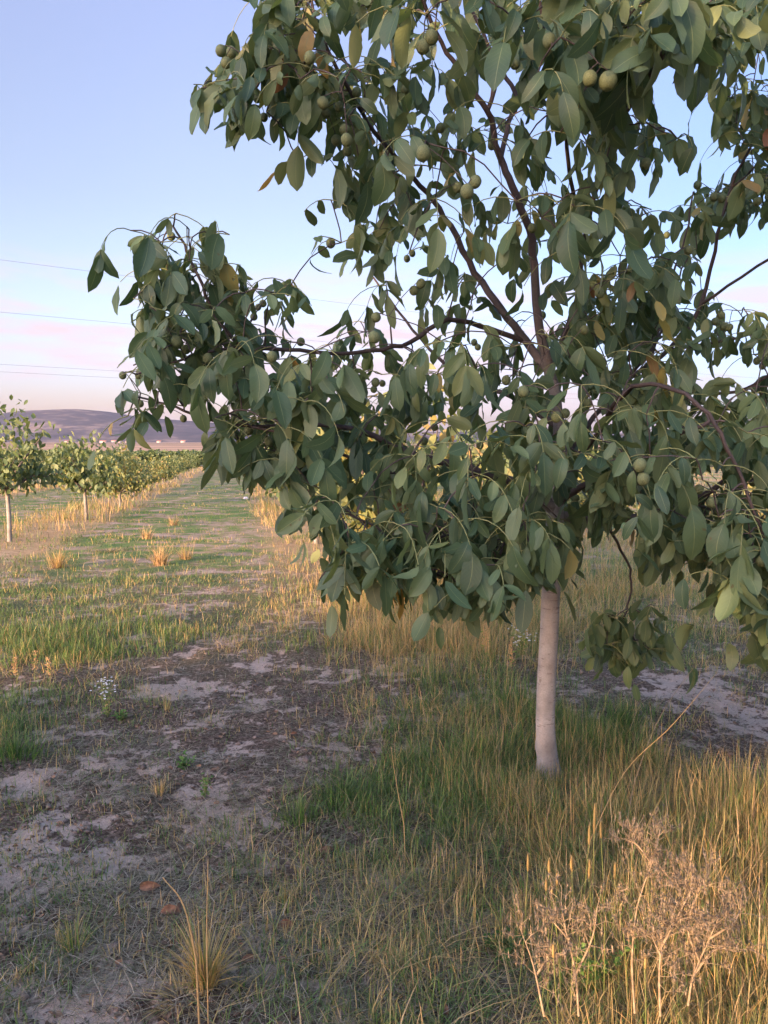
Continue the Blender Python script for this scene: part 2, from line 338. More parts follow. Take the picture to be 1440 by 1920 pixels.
# hills beyond the plain
def hill_top(px):
    return np.interp(px, [-900, -300, 0, 60, 150, 200, 250, 320, 420, 600, 800, 950, 1150, 1300, 1440, 1800, 2400],
                     [812, 800, 789, 778, 775, 779, 788, 793, 800, 806, 815, 812, 818, 812, 805, 800, 815])
HX = np.linspace(-7500, 9500, 420); HY = np.linspace(3600, 8200, 90)
hx, hy = np.meshgrid(HX, HY); hp = 720+1440*hx/5400
top = 1.6+(832-hill_top(hp))/1440*5400*1.06
prof = np.clip((hy-3700-fbm(hx/700, hx*0+3)*500)/1500, 0, 1); prof = np.sin(prof*math.pi/2)**1.3*np.where(hy > 5400, np.cos(np.clip((hy-5400)/2800, 0, 1)*math.pi/2), 1)
hz = -8+(top+8)*prof*(1-.16*np.where(hy < 5400, 1, 0)*(1-prof)*1) + (fbm(hx/260, hy/260, 5)-.48)*50*prof*(1-prof)*3
ii = (np.arange(89)[:, None]*420+np.arange(419)[None]).ravel()
m, n, l, o = mat('wooded_hillside'); tco = n.new('ShaderNodeTexCoord')
a = noise(n, l, tco.outputs['Object'], .0016, 5); b = noise(n, l, tco.outputs['Object'], .012, 4)
r = ramp(n, [(.42, (.035, .042, .055)), (.56, (.07, .068, .075)), (.63, (.19, .155, .135))])
l.new(math_(n, l, 'ADD', math_(n, l, 'MULTIPLY', a.outputs[0], .7), math_(n, l, 'MULTIPLY', b.outputs[0], .36)), r.inputs[0])
bs = n.new('ShaderNodeBsdfPrincipled'); l.new(r.outputs[0], bs.inputs['Base Color']); bs.inputs['Roughness'].default_value = 1; bs.inputs['Specular IOR Level'].default_value = 0
l.new(bs.outputs[0], o.inputs[0])
tag(to_mesh('hills', np.stack([hx.ravel(), hy.ravel(), hz.ravel()], -1), [np.stack([ii, ii+1, ii+421, ii+420], -1)], m), kind='structure')

# ---------------------------------------------------------------- vegetation map of the ground
GC = np.array([0, 240, 480, 720, 960, 1200, 1440.]); GRW = np.array([900, 960, 1020, 1080, 1140, 1200, 1280, 1360, 1440, 1520, 1600, 1700, 1800, 1920.])
GREEN = np.array([[.5,.6,.6,.4,.3,.3,.3],[.7,.5,.6,.3,.3,.3,.3],[.95,.8,.5,.1,.1,.3,.4],[.7,.6,.35,.05,.08,.25,.4],[.7,.6,.25,.05,.08,.25,.4],[.95,1,.4,.08,.1,.3,.5],[.5,.3,.12,.25,.5,.2,.15],
 [.75,.14,.1,.5,.8,.6,.15],[.6,.12,.12,.65,.8,.7,.35],[.18,.1,.5,.8,.6,.4,.4],[.18,.12,.3,.4,.4,.25,.25],[.25,.25,.3,.35,.3,.2,.2],[.25,.25,.4,.4,.35,.2,.2],[.2,.2,.3,.35,.35,.2,.2]])
DRY = np.array([[.3,.3,.2,.8,.8,.7,.6],[.4,.3,.2,.8,.8,.6,.6],[.1,.22,.2,.9,.8,.6,.5],[.2,.2,.2,1,1,.7,.5],[.15,.15,.2,1,1,.6,.6],[.1,.1,.3,.8,.8,.5,.6],[.2,.15,.12,.35,.45,.2,.1],
 [.1,.1,.08,.15,.3,.2,.1],[.1,.1,.05,.2,.35,.4,.3],[.1,.1,.1,.3,.5,.6,.7],[.1,.1,.1,.35,.6,.9,.9],[.1,.1,.2,.4,.6,1,1],[.1,.15,.2,.35,.6,.9,.8],[.1,.1,.25,.35,.5,.8,.7]])
HGT = np.array([[.15,.15,.10,.4,.4,.3,.3],[.2,.15,.10,.45,.45,.3,.3],[.14,.12,.08,.45,.45,.3,.3],[.12,.12,.08,.5,.5,.3,.3],[.12,.13,.08,.42,.5,.25,.3],[.22,.2,.12,.35,.4,.2,.25],[.15,.13,.06,.2,.25,.1,.08],
 [.18,.06,.05,.15,.25,.2,.08],[.15,.05,.05,.15,.28,.25,.2],[.06,.06,.12,.16,.28,.33,.33],[.05,.06,.1,.13,.22,.33,.36],[.08,.08,.1,.13,.18,.28,.33],[.08,.08,.1,.12,.15,.22,.28],[.08,.08,.1,.12,.15,.2,.25]])
def gmap(A, x, y):
    px, py = proj(np.stack([x, y, gz(x, y)], -1))
    cx = np.clip(np.interp(px, GC, np.arange(7)), 0, 5.999); cy = np.clip(np.interp(py, GRW, np.arange(14)), 0, 12.999)
    ix = cx.astype(int); iy = cy.astype(int); fx = cx-ix; fy = cy-iy
    return (A[iy, ix]*(1-fx)+A[iy, ix+1]*fx)*(1-fy)+(A[iy+1, ix]*(1-fx)+A[iy+1, ix+1]*fx)*fy
def rowfrac(x, y):
    u = (x+ROWDIR*y-ROW0)/ROWGAP; return np.abs(u-np.round(u))*ROWGAP
def blades(name, pos, az, lean, h, w, tint, mat_, kink=0, parent=None, origin=None):
    n = len(pos); t = np.array([0, .4, .75, 1.])
    d = np.stack([np.cos(az), np.sin(az), np.zeros(n)], -1)
    pw = az+math.pi/2+rng.normal(0, .6, n); s = np.stack([np.cos(pw), np.sin(pw), np.zeros(n)], -1)
    cu = 1/np.sqrt(1+lean**2)
    V = np.empty((n, 7, 3)); ws = [1, .85, .55]
    for k in range(4):
        c = pos+d*(lean*h*cu*t[k]**1.7)[:, None]; c[:, 2] += h*cu*t[k]*(1-.18*np.minimum(lean, 1.5)*t[k])
        if k < 3: V[:, 2*k] = c-s*(w*ws[k]/2)[:, None]; V[:, 2*k+1] = c+s*(w*ws[k]/2)[:, None]
        else: V[:, 6] = c
    b = (np.arange(n)*7)[:, None]
    q = np.concatenate([b+np.array([[0, 1, 3, 2]]), b+np.array([[2, 3, 5, 4]])]); tr = b+np.array([[4, 5, 6]])
    at = np.repeat(tint, 7)
    V = V.reshape(-1, 3)
    if origin is not None: V = V-np.asarray(origin)
    return to_mesh(name, V, [q, tr], mat_, parent, False, at)
BINS = [(1.0, 1.8), (1.8, 2.6), (2.6, 3.6), (3.6, 5), (5, 7), (7, 10), (10, 15), (15, 24), (24, 40), (40, 96)]
def scatter(counts):
    xs_, ys_ = [], []
    for (a, b), c in zip(BINS, counts):
        y = rng.uniform(a, b, c); x = rng.uniform(-1, 1, c)*(y*.56+1.0); xs_.append(x); ys_.append(y)
    return np.concatenate(xs_), np.concatenate(ys_)
def in_frame_side(x, y): return None
TRUNK = G(1030, 1462)
def clumped(name, counts, which, floor=0):
    x, y = scatter(counts)
    D = gmap(GREEN if which == 'g' else DRY, x, y)
    if floor: D = np.where((D > floor) & (y < 9), D*1.3, 0)
    far = y > 16; rf = rowfrac(x, y)
    if which == 'g': Df = np.where(rf > 1.1, .75, .15)
    else: Df = np.where(rf < 1.0, 1.0, .12)
    D = np.where(far, Df if not floor else 0, D)
    pn = fbm(x*1.6+(9 if which == 'g' else 40), y*1.6, 4); fn = fbm(x*6+3, y*6, 2)
    keep = rng.random(len(x)) < np.clip(D*1.6*np.clip((pn-.33)*6, .03 if not floor else .4, 1.3)*np.clip((fn-.12)*3, .2, 1), 0, 1)
    x, y, D, pn = x[keep], y[keep], D[keep], pn[keep]
    H = np.where(y > 16, np.where(rowfrac(x, y) < 1.0, .42, .10), gmap(HGT, x, y))
    k = np.clip((7*np.clip(6/(y+2), .5, 1.5)), 3, 9).astype(int); k = np.maximum(k, 4)
    idx = np.repeat(np.arange(len(x)), k); n = len(idx); sp = .022+.004*y[idx]
    ox = rng.normal(0, 1, n)*sp; oy = rng.normal(0, 1, n)*sp
    X, Y = x[idx]+ox, y[idx]+oy
    az = np.where(rng.random(n) < .6, np.arctan2(oy, ox), rng.uniform(0, 2*math.pi, n))+rng.normal(0, .5, n)
    if which == 'g':
        h = H[idx]*rng.uniform(.35, 1.0, n)*.85; lean = np.abs(rng.normal(.75, .6, n)); w = rng.uniform(.0024, .0052, n)
        ct = np.clip(rng.normal(.17 if not floor else .27, .10 if not floor else .05, len(x)), 0, .42); tint = np.clip(ct[idx]+rng.normal(0, .10, n)+np.where(rng.random(n) < .15, .4, 0), 0, .85)
    else:
        h = H[idx]*rng.uniform(.3, 1.15, n); lean = np.abs(rng.normal(.8 if floor else .55, .7, n))+np.where(rng.random(n) < .2, 1.3, 0); w = rng.uniform(.0016, .0038, n)
        ct = np.clip(rng.normal(.70, .12, len(x)), .42, 1); tint = np.clip(ct[idx]+rng.normal(0, .11, n)-np.where(rng.random(n) < .18, .3, 0), .2, 1)
    w = np.maximum(w, .00062*Y); h = h*np.clip(.35+np.hypot(X-TRUNK[0], (Y-TRUNK[1]+.15))*1.6, .6, 1)
    pos = np.stack([X, Y, gz(X, Y)-.004], -1)
    ok = np.hypot(X-TRUNK[0], Y-TRUNK[1]) > .065
    tag(blades(name, pos[ok], az[ok], lean[ok], h[ok], w[ok], tint[ok], M_GRASS), kind='stuff')
    return n
ng = clumped('green_grass', [2600, 4200, 5000, 5600, 7500, 7000, 5500, 5000, 4500, 4500], 'g')
clumped('lush_grass', [0, 2000, 4500, 7000, 11000, 7000, 0, 0, 0, 0], 'g', .62)
clumped('golden_grass', [4000, 7000, 5000, 3000, 10000, 9500, 0, 0, 0, 0], 'd', .62)
nd = clumped('dry_grass', [2600, 4200, 5000, 6000, 8500, 8000, 6500, 5500, 5500, 5500], 'd')
# cut straw and dead blades lying on the soil
x, y = scatter([22000, 34000, 34000, 26000, 18000, 6000, 3000, 0, 0, 0]); n_ = len(x)
kp = rng.random(n_) < np.clip((fbm(x*2.2+70, y*2.2, 4)-.27)*4.2, .10, 1); x, y = x[kp], y[kp]
CLAY = [(G(a, b), r) for a, b, r in ((205, 1590, .17), (370, 1488, .13), (75, 1565, .12), (460, 1400, .15), (1330, 1290, .2), (1240, 1300, .17), (30, 1480, .12), (190, 1640, .12), (1400, 1330, .2))]
for c_, r in CLAY: kp = (np.hypot(x-c_[0], y-c_[1]) > r*(.6+.8*fbm(x*9, y*9, 2))) | (rng.random(len(x)) < .15); x, y = x[kp], y[kp]
n_ = len(x)
pos = np.stack([x, y, gz(x, y)+rng.uniform(.001, .012, n_)], -1)
az = rng.uniform(0, 2*math.pi, n_)
tag(blades('straw_litter', pos, az, rng.uniform(2.5, 14, n_), rng.uniform(.02, .12, n_), np.maximum(rng.uniform(.0012, .0032, n_), .0006*y), np.clip(rng.normal(.5, .24, n_), 0, 1), M_STRAW), kind='stuff')
x, y = scatter([9000, 14000, 12000, 8000, 5000, 0, 0, 0, 0, 0]); D_ = np.clip(gmap(DRY, x, y)**1.5+.3*gmap(GREEN, x, y)-.08, 0, 1)*np.clip((fbm(x*2.6+20, y*2.6, 3)-.25)*4, .15, 1)
kp = rng.random(len(x)) < D_; x, y = x[kp], y[kp]; m_ = len(x)
tag(blades('matted_grass', np.stack([x, y, gz(x, y)+rng.uniform(0, .06, m_)*np.clip(gmap(HGT, x, y)*4, .2, 1)], -1), rng.normal(.5, 1.6, m_), rng.uniform(1.2, 5, m_), rng.uniform(.10, .30, m_), np.maximum(rng.uniform(.0016, .0042, m_), .0006*y), np.clip(rng.normal(.66, .28, m_), .05, 1), M_GRASS), kind='stuff')
print('blades', ng, nd, n_, m_)

x, y = scatter([2500, 4000, 5000, 4500, 2500, 0, 0, 0, 0, 0]); m_ = len(x); sz_ = rng.lognormal(-5.35, .5, m_)
oc = np.array([(1, 0, 0), (0, 1, 0), (-1, 0, 0), (0, -1, 0), (0, 0, 1), (0, 0, -1.)]); of = np.array([[0, 1, 4], [1, 2, 4], [2, 3, 4], [3, 0, 4], [1, 0, 5], [2, 1, 5], [3, 2, 5], [0, 3, 5]])
V = (oc[None]+rng.normal(0, .28, (m_, 6, 3)))*sz_[:, None, None]*np.array([1.2, 1, .7])+np.stack([x, y, gz(x, y)+sz_*.25], -1)[:, None]
M_CRUMB = simple_mat('soil_crumb', (.05, .037, .03), (.26, .20, .165), 9, .95, .3)
tag(to_mesh('soil_crumbs', V.reshape(-1, 3), [(of[None]+(np.arange(m_)*6)[:, None, None]).reshape(-1, 3)], M_CRUMB, None, False), kind='stuff')
x, y = scatter([500, 900, 1000, 900, 400, 0, 0, 0, 0, 0]); m_ = len(x); a = rng.uniform(0, 6.28, m_); ll = rng.uniform(.012, .034, m_)
M_FRAG = simple_mat('dead_leaf_scrap', (.07, .042, .028), (.26, .165, .10), 14, .8, .3)
tag(leaf_mesh('leaf_litter', M_FRAG, None, np.stack([x, y, gz(x, y)+.006], -1), np.stack([np.cos(a), np.sin(a), rng.uniform(-.1, .5, m_)], -1), rng.normal(0, .6, (m_, 3))+[0, 0, 1], ll, ll*rng.uniform(.3, .7, m_), np.full(m_, .5), rng.normal(.3, .3, m_), np.full(m_, .5), simple=True), kind='stuff')

# ---------------------------------------------------------------- the main walnut tree
YB = TRUNK[1]
tree = empty('walnut_tree', TRUNK-np.array([0, 0, .02]), 'biggest walnut tree, full of green nuts, its bare pale trunk standing in long grass', 'tree')
ORG = TRUNK-np.array([0, 0, .02])
LIMBS = [  # px, py, depth, radius in mm
 [(1040,960,YB,43),(1046,880,YB,30),(1046,790,YB,27),(1032,700,YB,26),(1012,620,YB-.05,21),(1004,520,YB-.1,19),(992,430,YB-.15,17),(960,350,YB-.2,16),(938,300,YB-.2,15),(925,240,YB-.25,13),(912,205,YB-.3,12),(870,150,YB-.35,11),(838,95,YB-.4,9),(800,20,YB-.45,8),(770,-90,YB-.5,7),(740,-220,YB-.5,5)],
 [(1032,700,YB,22),(985,640,YB+.05,20),(940,580,YB+.05,18),(890,510,YB+.1,16),(845,425,YB+.1,14),(800,360,YB+.05,12),(745,300,YB-.1,10),(690,230,YB-.3,9),(645,150,YB-.5,8),(600,60,YB-.6,6),(570,-60,YB-.6,5)],
 [(938,300,YB-.2,12),(955,230,YB-.15,11),(970,185,YB-.1,10),(940,130,YB-.1,9),(905,60,YB-.1,8),(880,0,YB-.1,7),(850,-150,YB-.1,6),(830,-320,YB,4)],
 [(915,205,YB-.3,10),(938,130,YB-.3,9),(952,20,YB-.3,8),(960,-120,YB-.3,6),(1000,-330,YB-.2,4)],
 [(1040,955,YB,34),(985,912,YB-.1,24),(900,885,YB-.25,19),(820,865,YB-.35,16),(740,838,YB-.45,14),(690,812,YB-.5,12),(600,798,YB-.55,9),(500,800,YB-.6,7),(400,788,YB-.65,6),(330,765,YB-.65,5),(262,745,YB-.65,4)],
 [(985,640,YB+.05,13),(920,618,YB,12),(840,600,YB-.1,11),(770,640,YB-.2,10),(700,658,YB-.3,9),(620,664,YB-.45,8),(540,655,YB-.55,8),(455,650,YB-.6,7),(405,590,YB-.62,7),(372,520,YB-.65,6),(345,460,YB-.65,5),(325,425,YB-.65,4)],
 [(455,650,YB-.6,6),(380,660,YB-.68,5),(310,685,YB-.7,5),(255,702,YB-.7,4)],
 [(1046,800,YB,17),(960,742,YB+.2,13),(890,720,YB+.35,11),(820,670,YB+.5,9),(760,600,YB+.6,7),(700,520,YB+.6,5)],
 [(740,886,YB-.5,7),(690,875,YB-.6,7),(640,850,YB-.7,6),(560,818,YB-.8,5),(470,800,YB-.85,4)],
 [(900,885,YB-.25,10),(820,900,YB-.5,8),(740,886,YB-.5,7)],
 [(985,912,YB-.1,11),(905,945,YB-.5,9),(870,990,YB-.7,8),(820,1010,YB-.85,6),(760,1040,YB-.9,5),(720,1000,YB-1.0,4),(650,960,YB-1.05,4)],
 [(870,990,YB-.7,6),(880,1050,YB-.9,5),(835,1082,YB-1.0,5),(770,1040,YB-1.1,4)],
 [(985,912,YB-.1,9),(960,960,YB-.6,7),(945,1010,YB-.85,5),(930,1060,YB-.95,4)],
 [(1042,965,YB,28),(1110,976,YB+.1,21),(1200,968,YB+.1,18),(1290,945,YB+.0,15),(1380,890,YB-.1,12),(1460,850,YB-.2,10),(1600,800,YB-.3,8),(1750,700,YB-.3,6)],
 [(1044,945,YB,22),(1090,912,YB-.15,15),(1150,880,YB-.4,12),(1200,850,YB-.7,10),(1260,820,YB-.9,8),(1330,790,YB-1.0,7)],
 [(1046,880,YB,14),(1110,830,YB-.3,12),(1150,760,YB-.6,11),(1200,720,YB-.9,8),(1285,740,YB-1.1,7),(1340,795,YB-1.15,6.5),(1385,880,YB-1.15,6),(1425,990,YB-1.15,5),(1440,1070,YB-1.15,4)],
 [(1032,700,YB,15),(1060,620,YB+.1,14),(1085,550,YB+.15,13),(1092,470,YB+.1,12),(1110,390,YB-.1,11),(1150,260,YB-.4,11),(1190,180,YB-.8,10),(1235,120,YB-1.15,9),(1290,30,YB-1.3,7),(1340,-120,YB-1.4,6)],
 [(1092,470,YB+.1,9),(1075,360,YB-.2,9),(1060,250,YB-.5,8),(1050,180,YB-.9,8),(1020,60,YB-1.1,6),(1000,-80,YB-1.2,5)],
 [(1046,880,YB,14),(1100,800,YB+.2,13),(1160,725,YB+.35,12),(1215,680,YB+.45,10),(1240,600,YB+.5,8),(1262,520,YB+.55,6),(1285,440,YB+.55,5),(1300,360,YB+.55,4)],
 [(1160,725,YB+.35,9),(1232,640,YB+.4,7),(1268,540,YB+.45,5),(1290,470,YB+.45,4)],
 [(1160,725,YB+.35,13),(1260,650,YB+.45,12),(1315,570,YB+.45,11),(1345,440,YB+.4,9),(1372,350,YB+.35,8),(1410,270,YB+.3,6),(1436,200,YB+.3,5),(1450,120,YB+.3,4)],
 [(1372,350,YB+.35,6),(1410,320,YB+.3,5),(1450,260,YB+.3,5),(1520,160,YB+.2,4)],
 [(1260,655,YB+.45,8),(1330,643,YB+.35,7),(1400,630,YB+.2,7),(1460,615,YB+.1,6),(1600,560,YB,5)],
 [(1160,745,YB+.35,10),(1280,737,YB+.3,9),(1380,735,YB+.2,8),(1450,700,YB+.1,7),(1560,640,YB,5)],
 [(1130,974,YB+.1,8),(1165,1030,YB+.3,7),(1184,1080,YB+.35,6),(1178,1135,YB+.35,5),(1168,1165,YB+.35,4),(1190,1200,YB+.35,3)],
 [(1290,945,YB,9),(1360,960,YB-.5,8),(1410,980,YB-.9,7),(1440,1040,YB-1.0,6),(1455,1130,YB-1.05,5)],
 [(1315,570,YB+.45,8),(1420,500,YB+.2,7),(1560,400,YB,6),(1700,250,YB-.1,5)],
]
nodes = []; nid = []; nrad = []; limb_mb = []
for li, Lm in enumerate(LIMBS):
    A = np.array([[*P(a, b, c), r] for a, b, c, r in Lm]); A = smooth_path(A, 4)
    A[1:-1, :3] += rng.normal(0, .003, (len(A)-2, 3))
    mb = MB(); rr = A[:, 3]/1000
    tube(mb, A[:, :3], rr, 10, tint=np.concatenate([np.repeat(np.clip((rr-.016)/.022, 0, 1), 10), [0]])); limb_mb.append(mb)
    for q in A: nodes.append(q[:3]); nid.append(li); nrad.append(q[3]/1000)
# trunk
tp = smooth_path([[*P(1029, 1490, YB), 95], [*P(1029, 1462, YB), 76], [*P(1026, 1420, YB), 55], [*P(1022, 1360, YB), 50], [*P(1024, 1280, YB), 48], [*P(1029, 1200, YB), 47], [*P(1034, 1100, YB), 46], [*P(1039, 1010, YB), 45], [*P(1041, 950, YB), 43], [*P(1046, 870, YB), 32]], 6)
mb = MB(); V0 = None
r_ = tp[:, 3]/1000*.94; tube(mb, tp[:, :3], r_, 24, tint=1.0, cap=False)
V = mb.V[0]; ax = np.repeat(tp[:, :3], 24, 0); dd = V-ax; ang = np.tile(np.arange(24)/24*2*math.pi, len(tp)); zz = ax[:, 2]
k_ = 1+.05*(fbm(ang*1.1+2, zz*5)-.5)*2+.04*np.sin(ang*3+zz*4)
for (z0, a0, s0, h0) in [(.62, 3.0, .05, .16), (.83, 2.6, .04, .22), (.45, 2.9, .03, .12), (.17, 1.2, .035, .2), (1.02, 3.2, .03, .15), (1.2, 4.2, .03, .25), (.05, .5, .05, .25)]:
    da = (ang-a0+math.pi) % (2*math.pi)-math.pi; k_ = k_+h0*np.exp(-((zz-(TRUNK[2]+z0))/s0)**2-(da/.45)**2)
mb.V[0] = ax+dd*k_[:, None]
trunk = mb.build('trunk', M_BARK, tree, ORG)

OUT = [(415,-60),(415,10),(445,15),(475,0),(480,70),(445,85),(400,95),(400,120),(335,205),(340,228),(385,232),(415,205),(432,270),(470,235),(482,305),(500,250),(530,262),(510,215),(560,245),(600,225),(620,255),(575,265),(530,320),(575,315),(590,365),(600,400),(575,440),(580,520),(640,505),(680,520),(700,560),(640,590),(585,640),(550,620),(585,575),(575,545),(540,520),(505,520),(490,510),(480,545),(465,510),(430,480),(400,430),(428,440),(400,415),(355,420),(352,388),(315,392),(300,430),(250,422),(205,440),(245,432),(250,470),(270,530),(200,575),(205,585),(245,565),(270,610),(245,650),(205,690),(235,705),(215,740),(215,790),(235,800),(235,835),(275,835),(300,800),(320,835),(370,820),(385,830),(365,910),(400,890),(450,900),(470,935),(490,930),(480,900),(520,900),(545,945),(540,985),(600,1000),(620,1050),(585,1150),(610,1110),(630,1140),(660,1105),(720,1090),(735,1145),(750,1110),(790,1115),(790,1170),(830,1150),(860,1145),(885,1175),(900,1140),(940,1155),(960,1120),(985,1155),(1000,1100),(1040,1120),(1060,1060),(1100,1070),(1130,1040),(1180,1030),(1200,1060),(1215,1120),(1230,1060),(1260,1050),(1300,1065),(1330,1050),(1345,1080),(1320,1150),(1350,1130),(1375,1150),(1410,1155),(1425,1200),(1390,1255),(1440,1260),(1500,1260),(1700,1100),(1900,700),(1950,100),(1700,-420),(1250,-560),(800,-520),(500,-350)]
HOLES = [[(1205,130),(1280,105),(1330,125),(1380,145),(1440,110),(1600,120),(1600,150),(1395,150),(1300,190),(1345,170),(1340,270),(1385,290),(1400,270),(1370,330),(1310,340),(1250,350),(1300,280),(1290,240),(1215,225)],
 [(1460,430),(1460,600),(1400,580),(1410,560),(1360,545),(1325,530),(1335,460),(1350,440),(1400,420)], [(1290,655),(1330,665),(1400,690),(1390,715),(1310,700)],
 [(640,300),(575,330),(590,370),(640,340)], [(1065,1040),(1160,1000),(1190,1010),(1150,1060)], [(640,520),(690,500),(690,560),(650,575)],[(620,60),(700,60),(740,95),(640,100)], [(395,700),(450,760),(380,775)]]
TWIGP = [[(1085,1165),(1120,1130),(1180,1120),(1230,1130),(1265,1180),(1262,1250),(1215,1240),(1180,1270),(1150,1275),(1120,1230),(1095,1245)]]
def inside(poly, x, y):
    poly = np.array(poly, float); c = np.zeros(np.shape(x), bool); j = len(poly)-1
    for i in range(len(poly)):
        xi, yi = poly[i]; xj, yj = poly[j]
        c ^= ((yi > y) != (yj > y)) & (x < (xj-xi)*(y-yi)/(yj-yi+1e-12)+xi); j = i
    return c
def in_crown(x, y):
    c = inside(OUT, x, y)
    for h in HOLES: c &= ~inside(h, x, y)
    return c
ANC = np.array([(480,150,2.6,3.2),(350,600,2.7,3.3),(280,720,2.7,3.2),(500,850,2.6,3.5),(620,1000,2.35,2.9),(650,650,2.4,4.2),(800,700,2.3,4.6),(650,350,2.6,3.7),(850,200,2.3,4.2),(1000,400,2.3,4.2),(1000,60,2.1,3.9),(1250,30,2.1,2.8),(1130,220,2.1,3.6),(1350,400,3.7,4.4),(1300,560,3.5,4.5),(1350,700,3.0,4.5),(1400,1080,2.35,3.0),(1200,780,2.25,4.4),(850,1080,2.35,3.2),(1100,900,2.35,4.5),(1000,900,2.3,4.2),(1400,200,3.6,4.2),(1300,850,2.2,3.8),(700,-300,2.8,4.4),(1300,-300,2.4,4.8),(1750,300,2.8,4.8),(1650,900,2.6,4.4)])
def depth_at(px, py):
    w = 1/((ANC[:, 0]-px)**2+(ANC[:, 1]-py)**2+900)**1.5; w /= w.sum()
    return (w*ANC[:, 2]).sum(), (w*ANC[:, 3]).sum()
NUTS = [(414,95,22),(434,98,21),(424,118,22),(581,108,24),(577,124,21),(482,184,18),(495,220,17),(606,193,24),(612,213,20),(636,201,20),(669,173,20),(646,243,22),(630,263,20),(650,262,24),(651,283,20),(793,88,28),(809,70,28),(794,287,30),(620,456,20),(742,471,13),(773,475,14),(763,485,14),(750,488,13),(759,167,20),
 (858,351,22),(876,359,28),(891,341,26),(1030,76,28),(1140,152,38),(1106,147,30),(966,119,22),(922,273,17),(998,428,19),(1124,550,20),(826,240,20),(1211,307,22),(1308,347,17),(1339,369,18),(1353,372,18),(1250,441,14),(1291,469,20),(1341,603,16),(1352,591,17),(1357,612,16),(1367,614,17),(1419,677,15),(1430,686,15),(1096,619,20),(1420,378,18),
 (776,545,20),(789,532,20),(705,595,21),(702,632,26),(704,717,18),(701,730,15),(717,719,14),(896,651,14),(889,642,14),(949,713,20),(981,734,24),(815,801,16),(796,827,16),(900,835,16),(1043,782,23),(1060,775,20),(1017,591,16),
 (1200,872,28),(1206,898,27),(1103,756,19),(1098,916,17),(1080,934,16),(1335,942,24),(1348,960,20),(1392,910,20),(1412,904,18),(1419,980,20),(1429,1052,26),(1310,918,22),
 (321,443,18),(331,640,24),(349,655,20),(390,672,22),(363,502,18),(390,539,17),(493,569,16),(484,576,14),(476,594,16),(510,669,24),(564,641,18),(503,703,13),(230,704,16),(244,706,14),(260,704,16),(263,757,15),(313,772,12),(326,771,12),(344,785,15),(467,808,19),(498,801,16),(504,828,20),(735,986,20),(648,957,20),(833,995,16),(933,1010,16),(935,1024,19),(826,1077,20)]
nutd = []
for a, b, d in NUTS:
    lo, hi = depth_at(a, b); Y = float(np.clip(62/d, lo, hi)); rad = d/2/1440*Y*.87; nutd.append((P(a, b, Y), rad, a, b, d, Y))
def connect(p, r0=.0028, sag=.15):
    NA = np.array(nodes); dist = np.linalg.norm(NA-p, axis=1)+np.where(NA[:, 2] > p[2]+.3, .1, 0); k = int(np.argmin(dist)); q = NA[k]; dn = np.linalg.norm(p-q)
    if dn < .02: return k
    nseg = 5 if dn > .15 else 3
    t = np.linspace(0, 1, nseg+1)[:, None]; path = q*(1-t)+p*t; path[:, 2] += (np.sin(t[:, 0]*math.pi)*dn*sag); path[1:-1] += rng.normal(0, .012*dn, (nseg-1, 3))
    ra = min(nrad[k], r0+.004*min(dn, .8)); rr = np.linspace(ra, r0*.8, nseg+1)
    tube(limb_mb[nid[k]], path, rr, 5, tint=.05)
    for z, w in zip(path[1:], rr[1:]): nodes.append(z); nid.append(nid[k]); nrad.append(w)
    return len(nodes)-1
# tuft centres
tufts = []
def add_tufts(n, box, ok, mind=26):
    tries = 0; got = 0
    while got < n and tries < n*60:
        tries += 1; a = rng.uniform(box[0], box[2]); b = rng.uniform(box[1], box[3])
        if not ok(a, b): continue
        lo, hi = depth_at(a, b); Y = rng.uniform(lo, hi); p = P(a, b, Y)
        if any(np.linalg.norm(p-q) < .058 for q in tufts): continue
        tufts.append(p); got += 1
okc = lambda a, b: bool(in_crown(np.array([a, a, a-26, a+26]), np.array([b+34, b-14, b+5, b+5])).all())
add_tufts(345, (200, -40, 1500, 1180), lambda a, b: okc(a, b) and (b > 600 or rng.random() < .52))
add_tufts(48, (200, 380, 600, 850), okc)
add_tufts(50, (330, -30, 700, 300), okc)
add_tufts(56, (540, 930, 1020, 1150), okc, 10)
add_tufts(26, (1150, 950, 1440, 1200), okc)
add_tufts(16, (1330, 1060, 1480, 1240), okc, 10)
add_tufts(50, (1000, -40, 1440, 130), okc)
add_tufts(60, (1060, 660, 1480, 1010), okc, 10)
add_tufts(26, (1010, 340, 1270, 660), okc, 10)
add_tufts(26, (1300, 130, 1450, 560), okc)
add_tufts(110, (500, -560, 1950, 1200), lambda a, b: okc(a, b) and (b < -40 or a > 1500))
nt0 = len(tufts)
for _ in range(200):
    if len(tufts)-nt0 >= 13: break
    a = rng.uniform(1105, 1245); b = rng.uniform(1130, 1225)
    if inside(TWIGP[0], np.array(a), np.array(b)): tufts.append(P(a, b, YB+.33+rng.normal(0, .10)))
MANUAL = [(330,400,2.95),(245,432,2.95),(395,440,2.95),(250,560,2.95),(545,535,3.0),(505,560,3.0),(225,705,2.9),(240,780,2.9),(380,165,2.8),(500,210,2.8),(600,1085,2.55),(630,1060,2.6),(725,1080,2.5),(870,1060,2.45),(430,440,2.9),(470,110,2.8),(1390,150,3.8),(1410,170,3.8),(1330,180,3.8),(1380,230,3.8),(560,300,2.9),(640,455,3.0),(1270,260,2.6),(1250,250,2.5)]
for a, b, c in MANUAL: tufts.append(P(a, b, c))
T = np.array(tufts); NA = np.array(nodes)
dm = np.array([np.linalg.norm(NA-t, axis=1).min() for t in T])
for k in np.argsort(dm): connect(T[k], .0032)
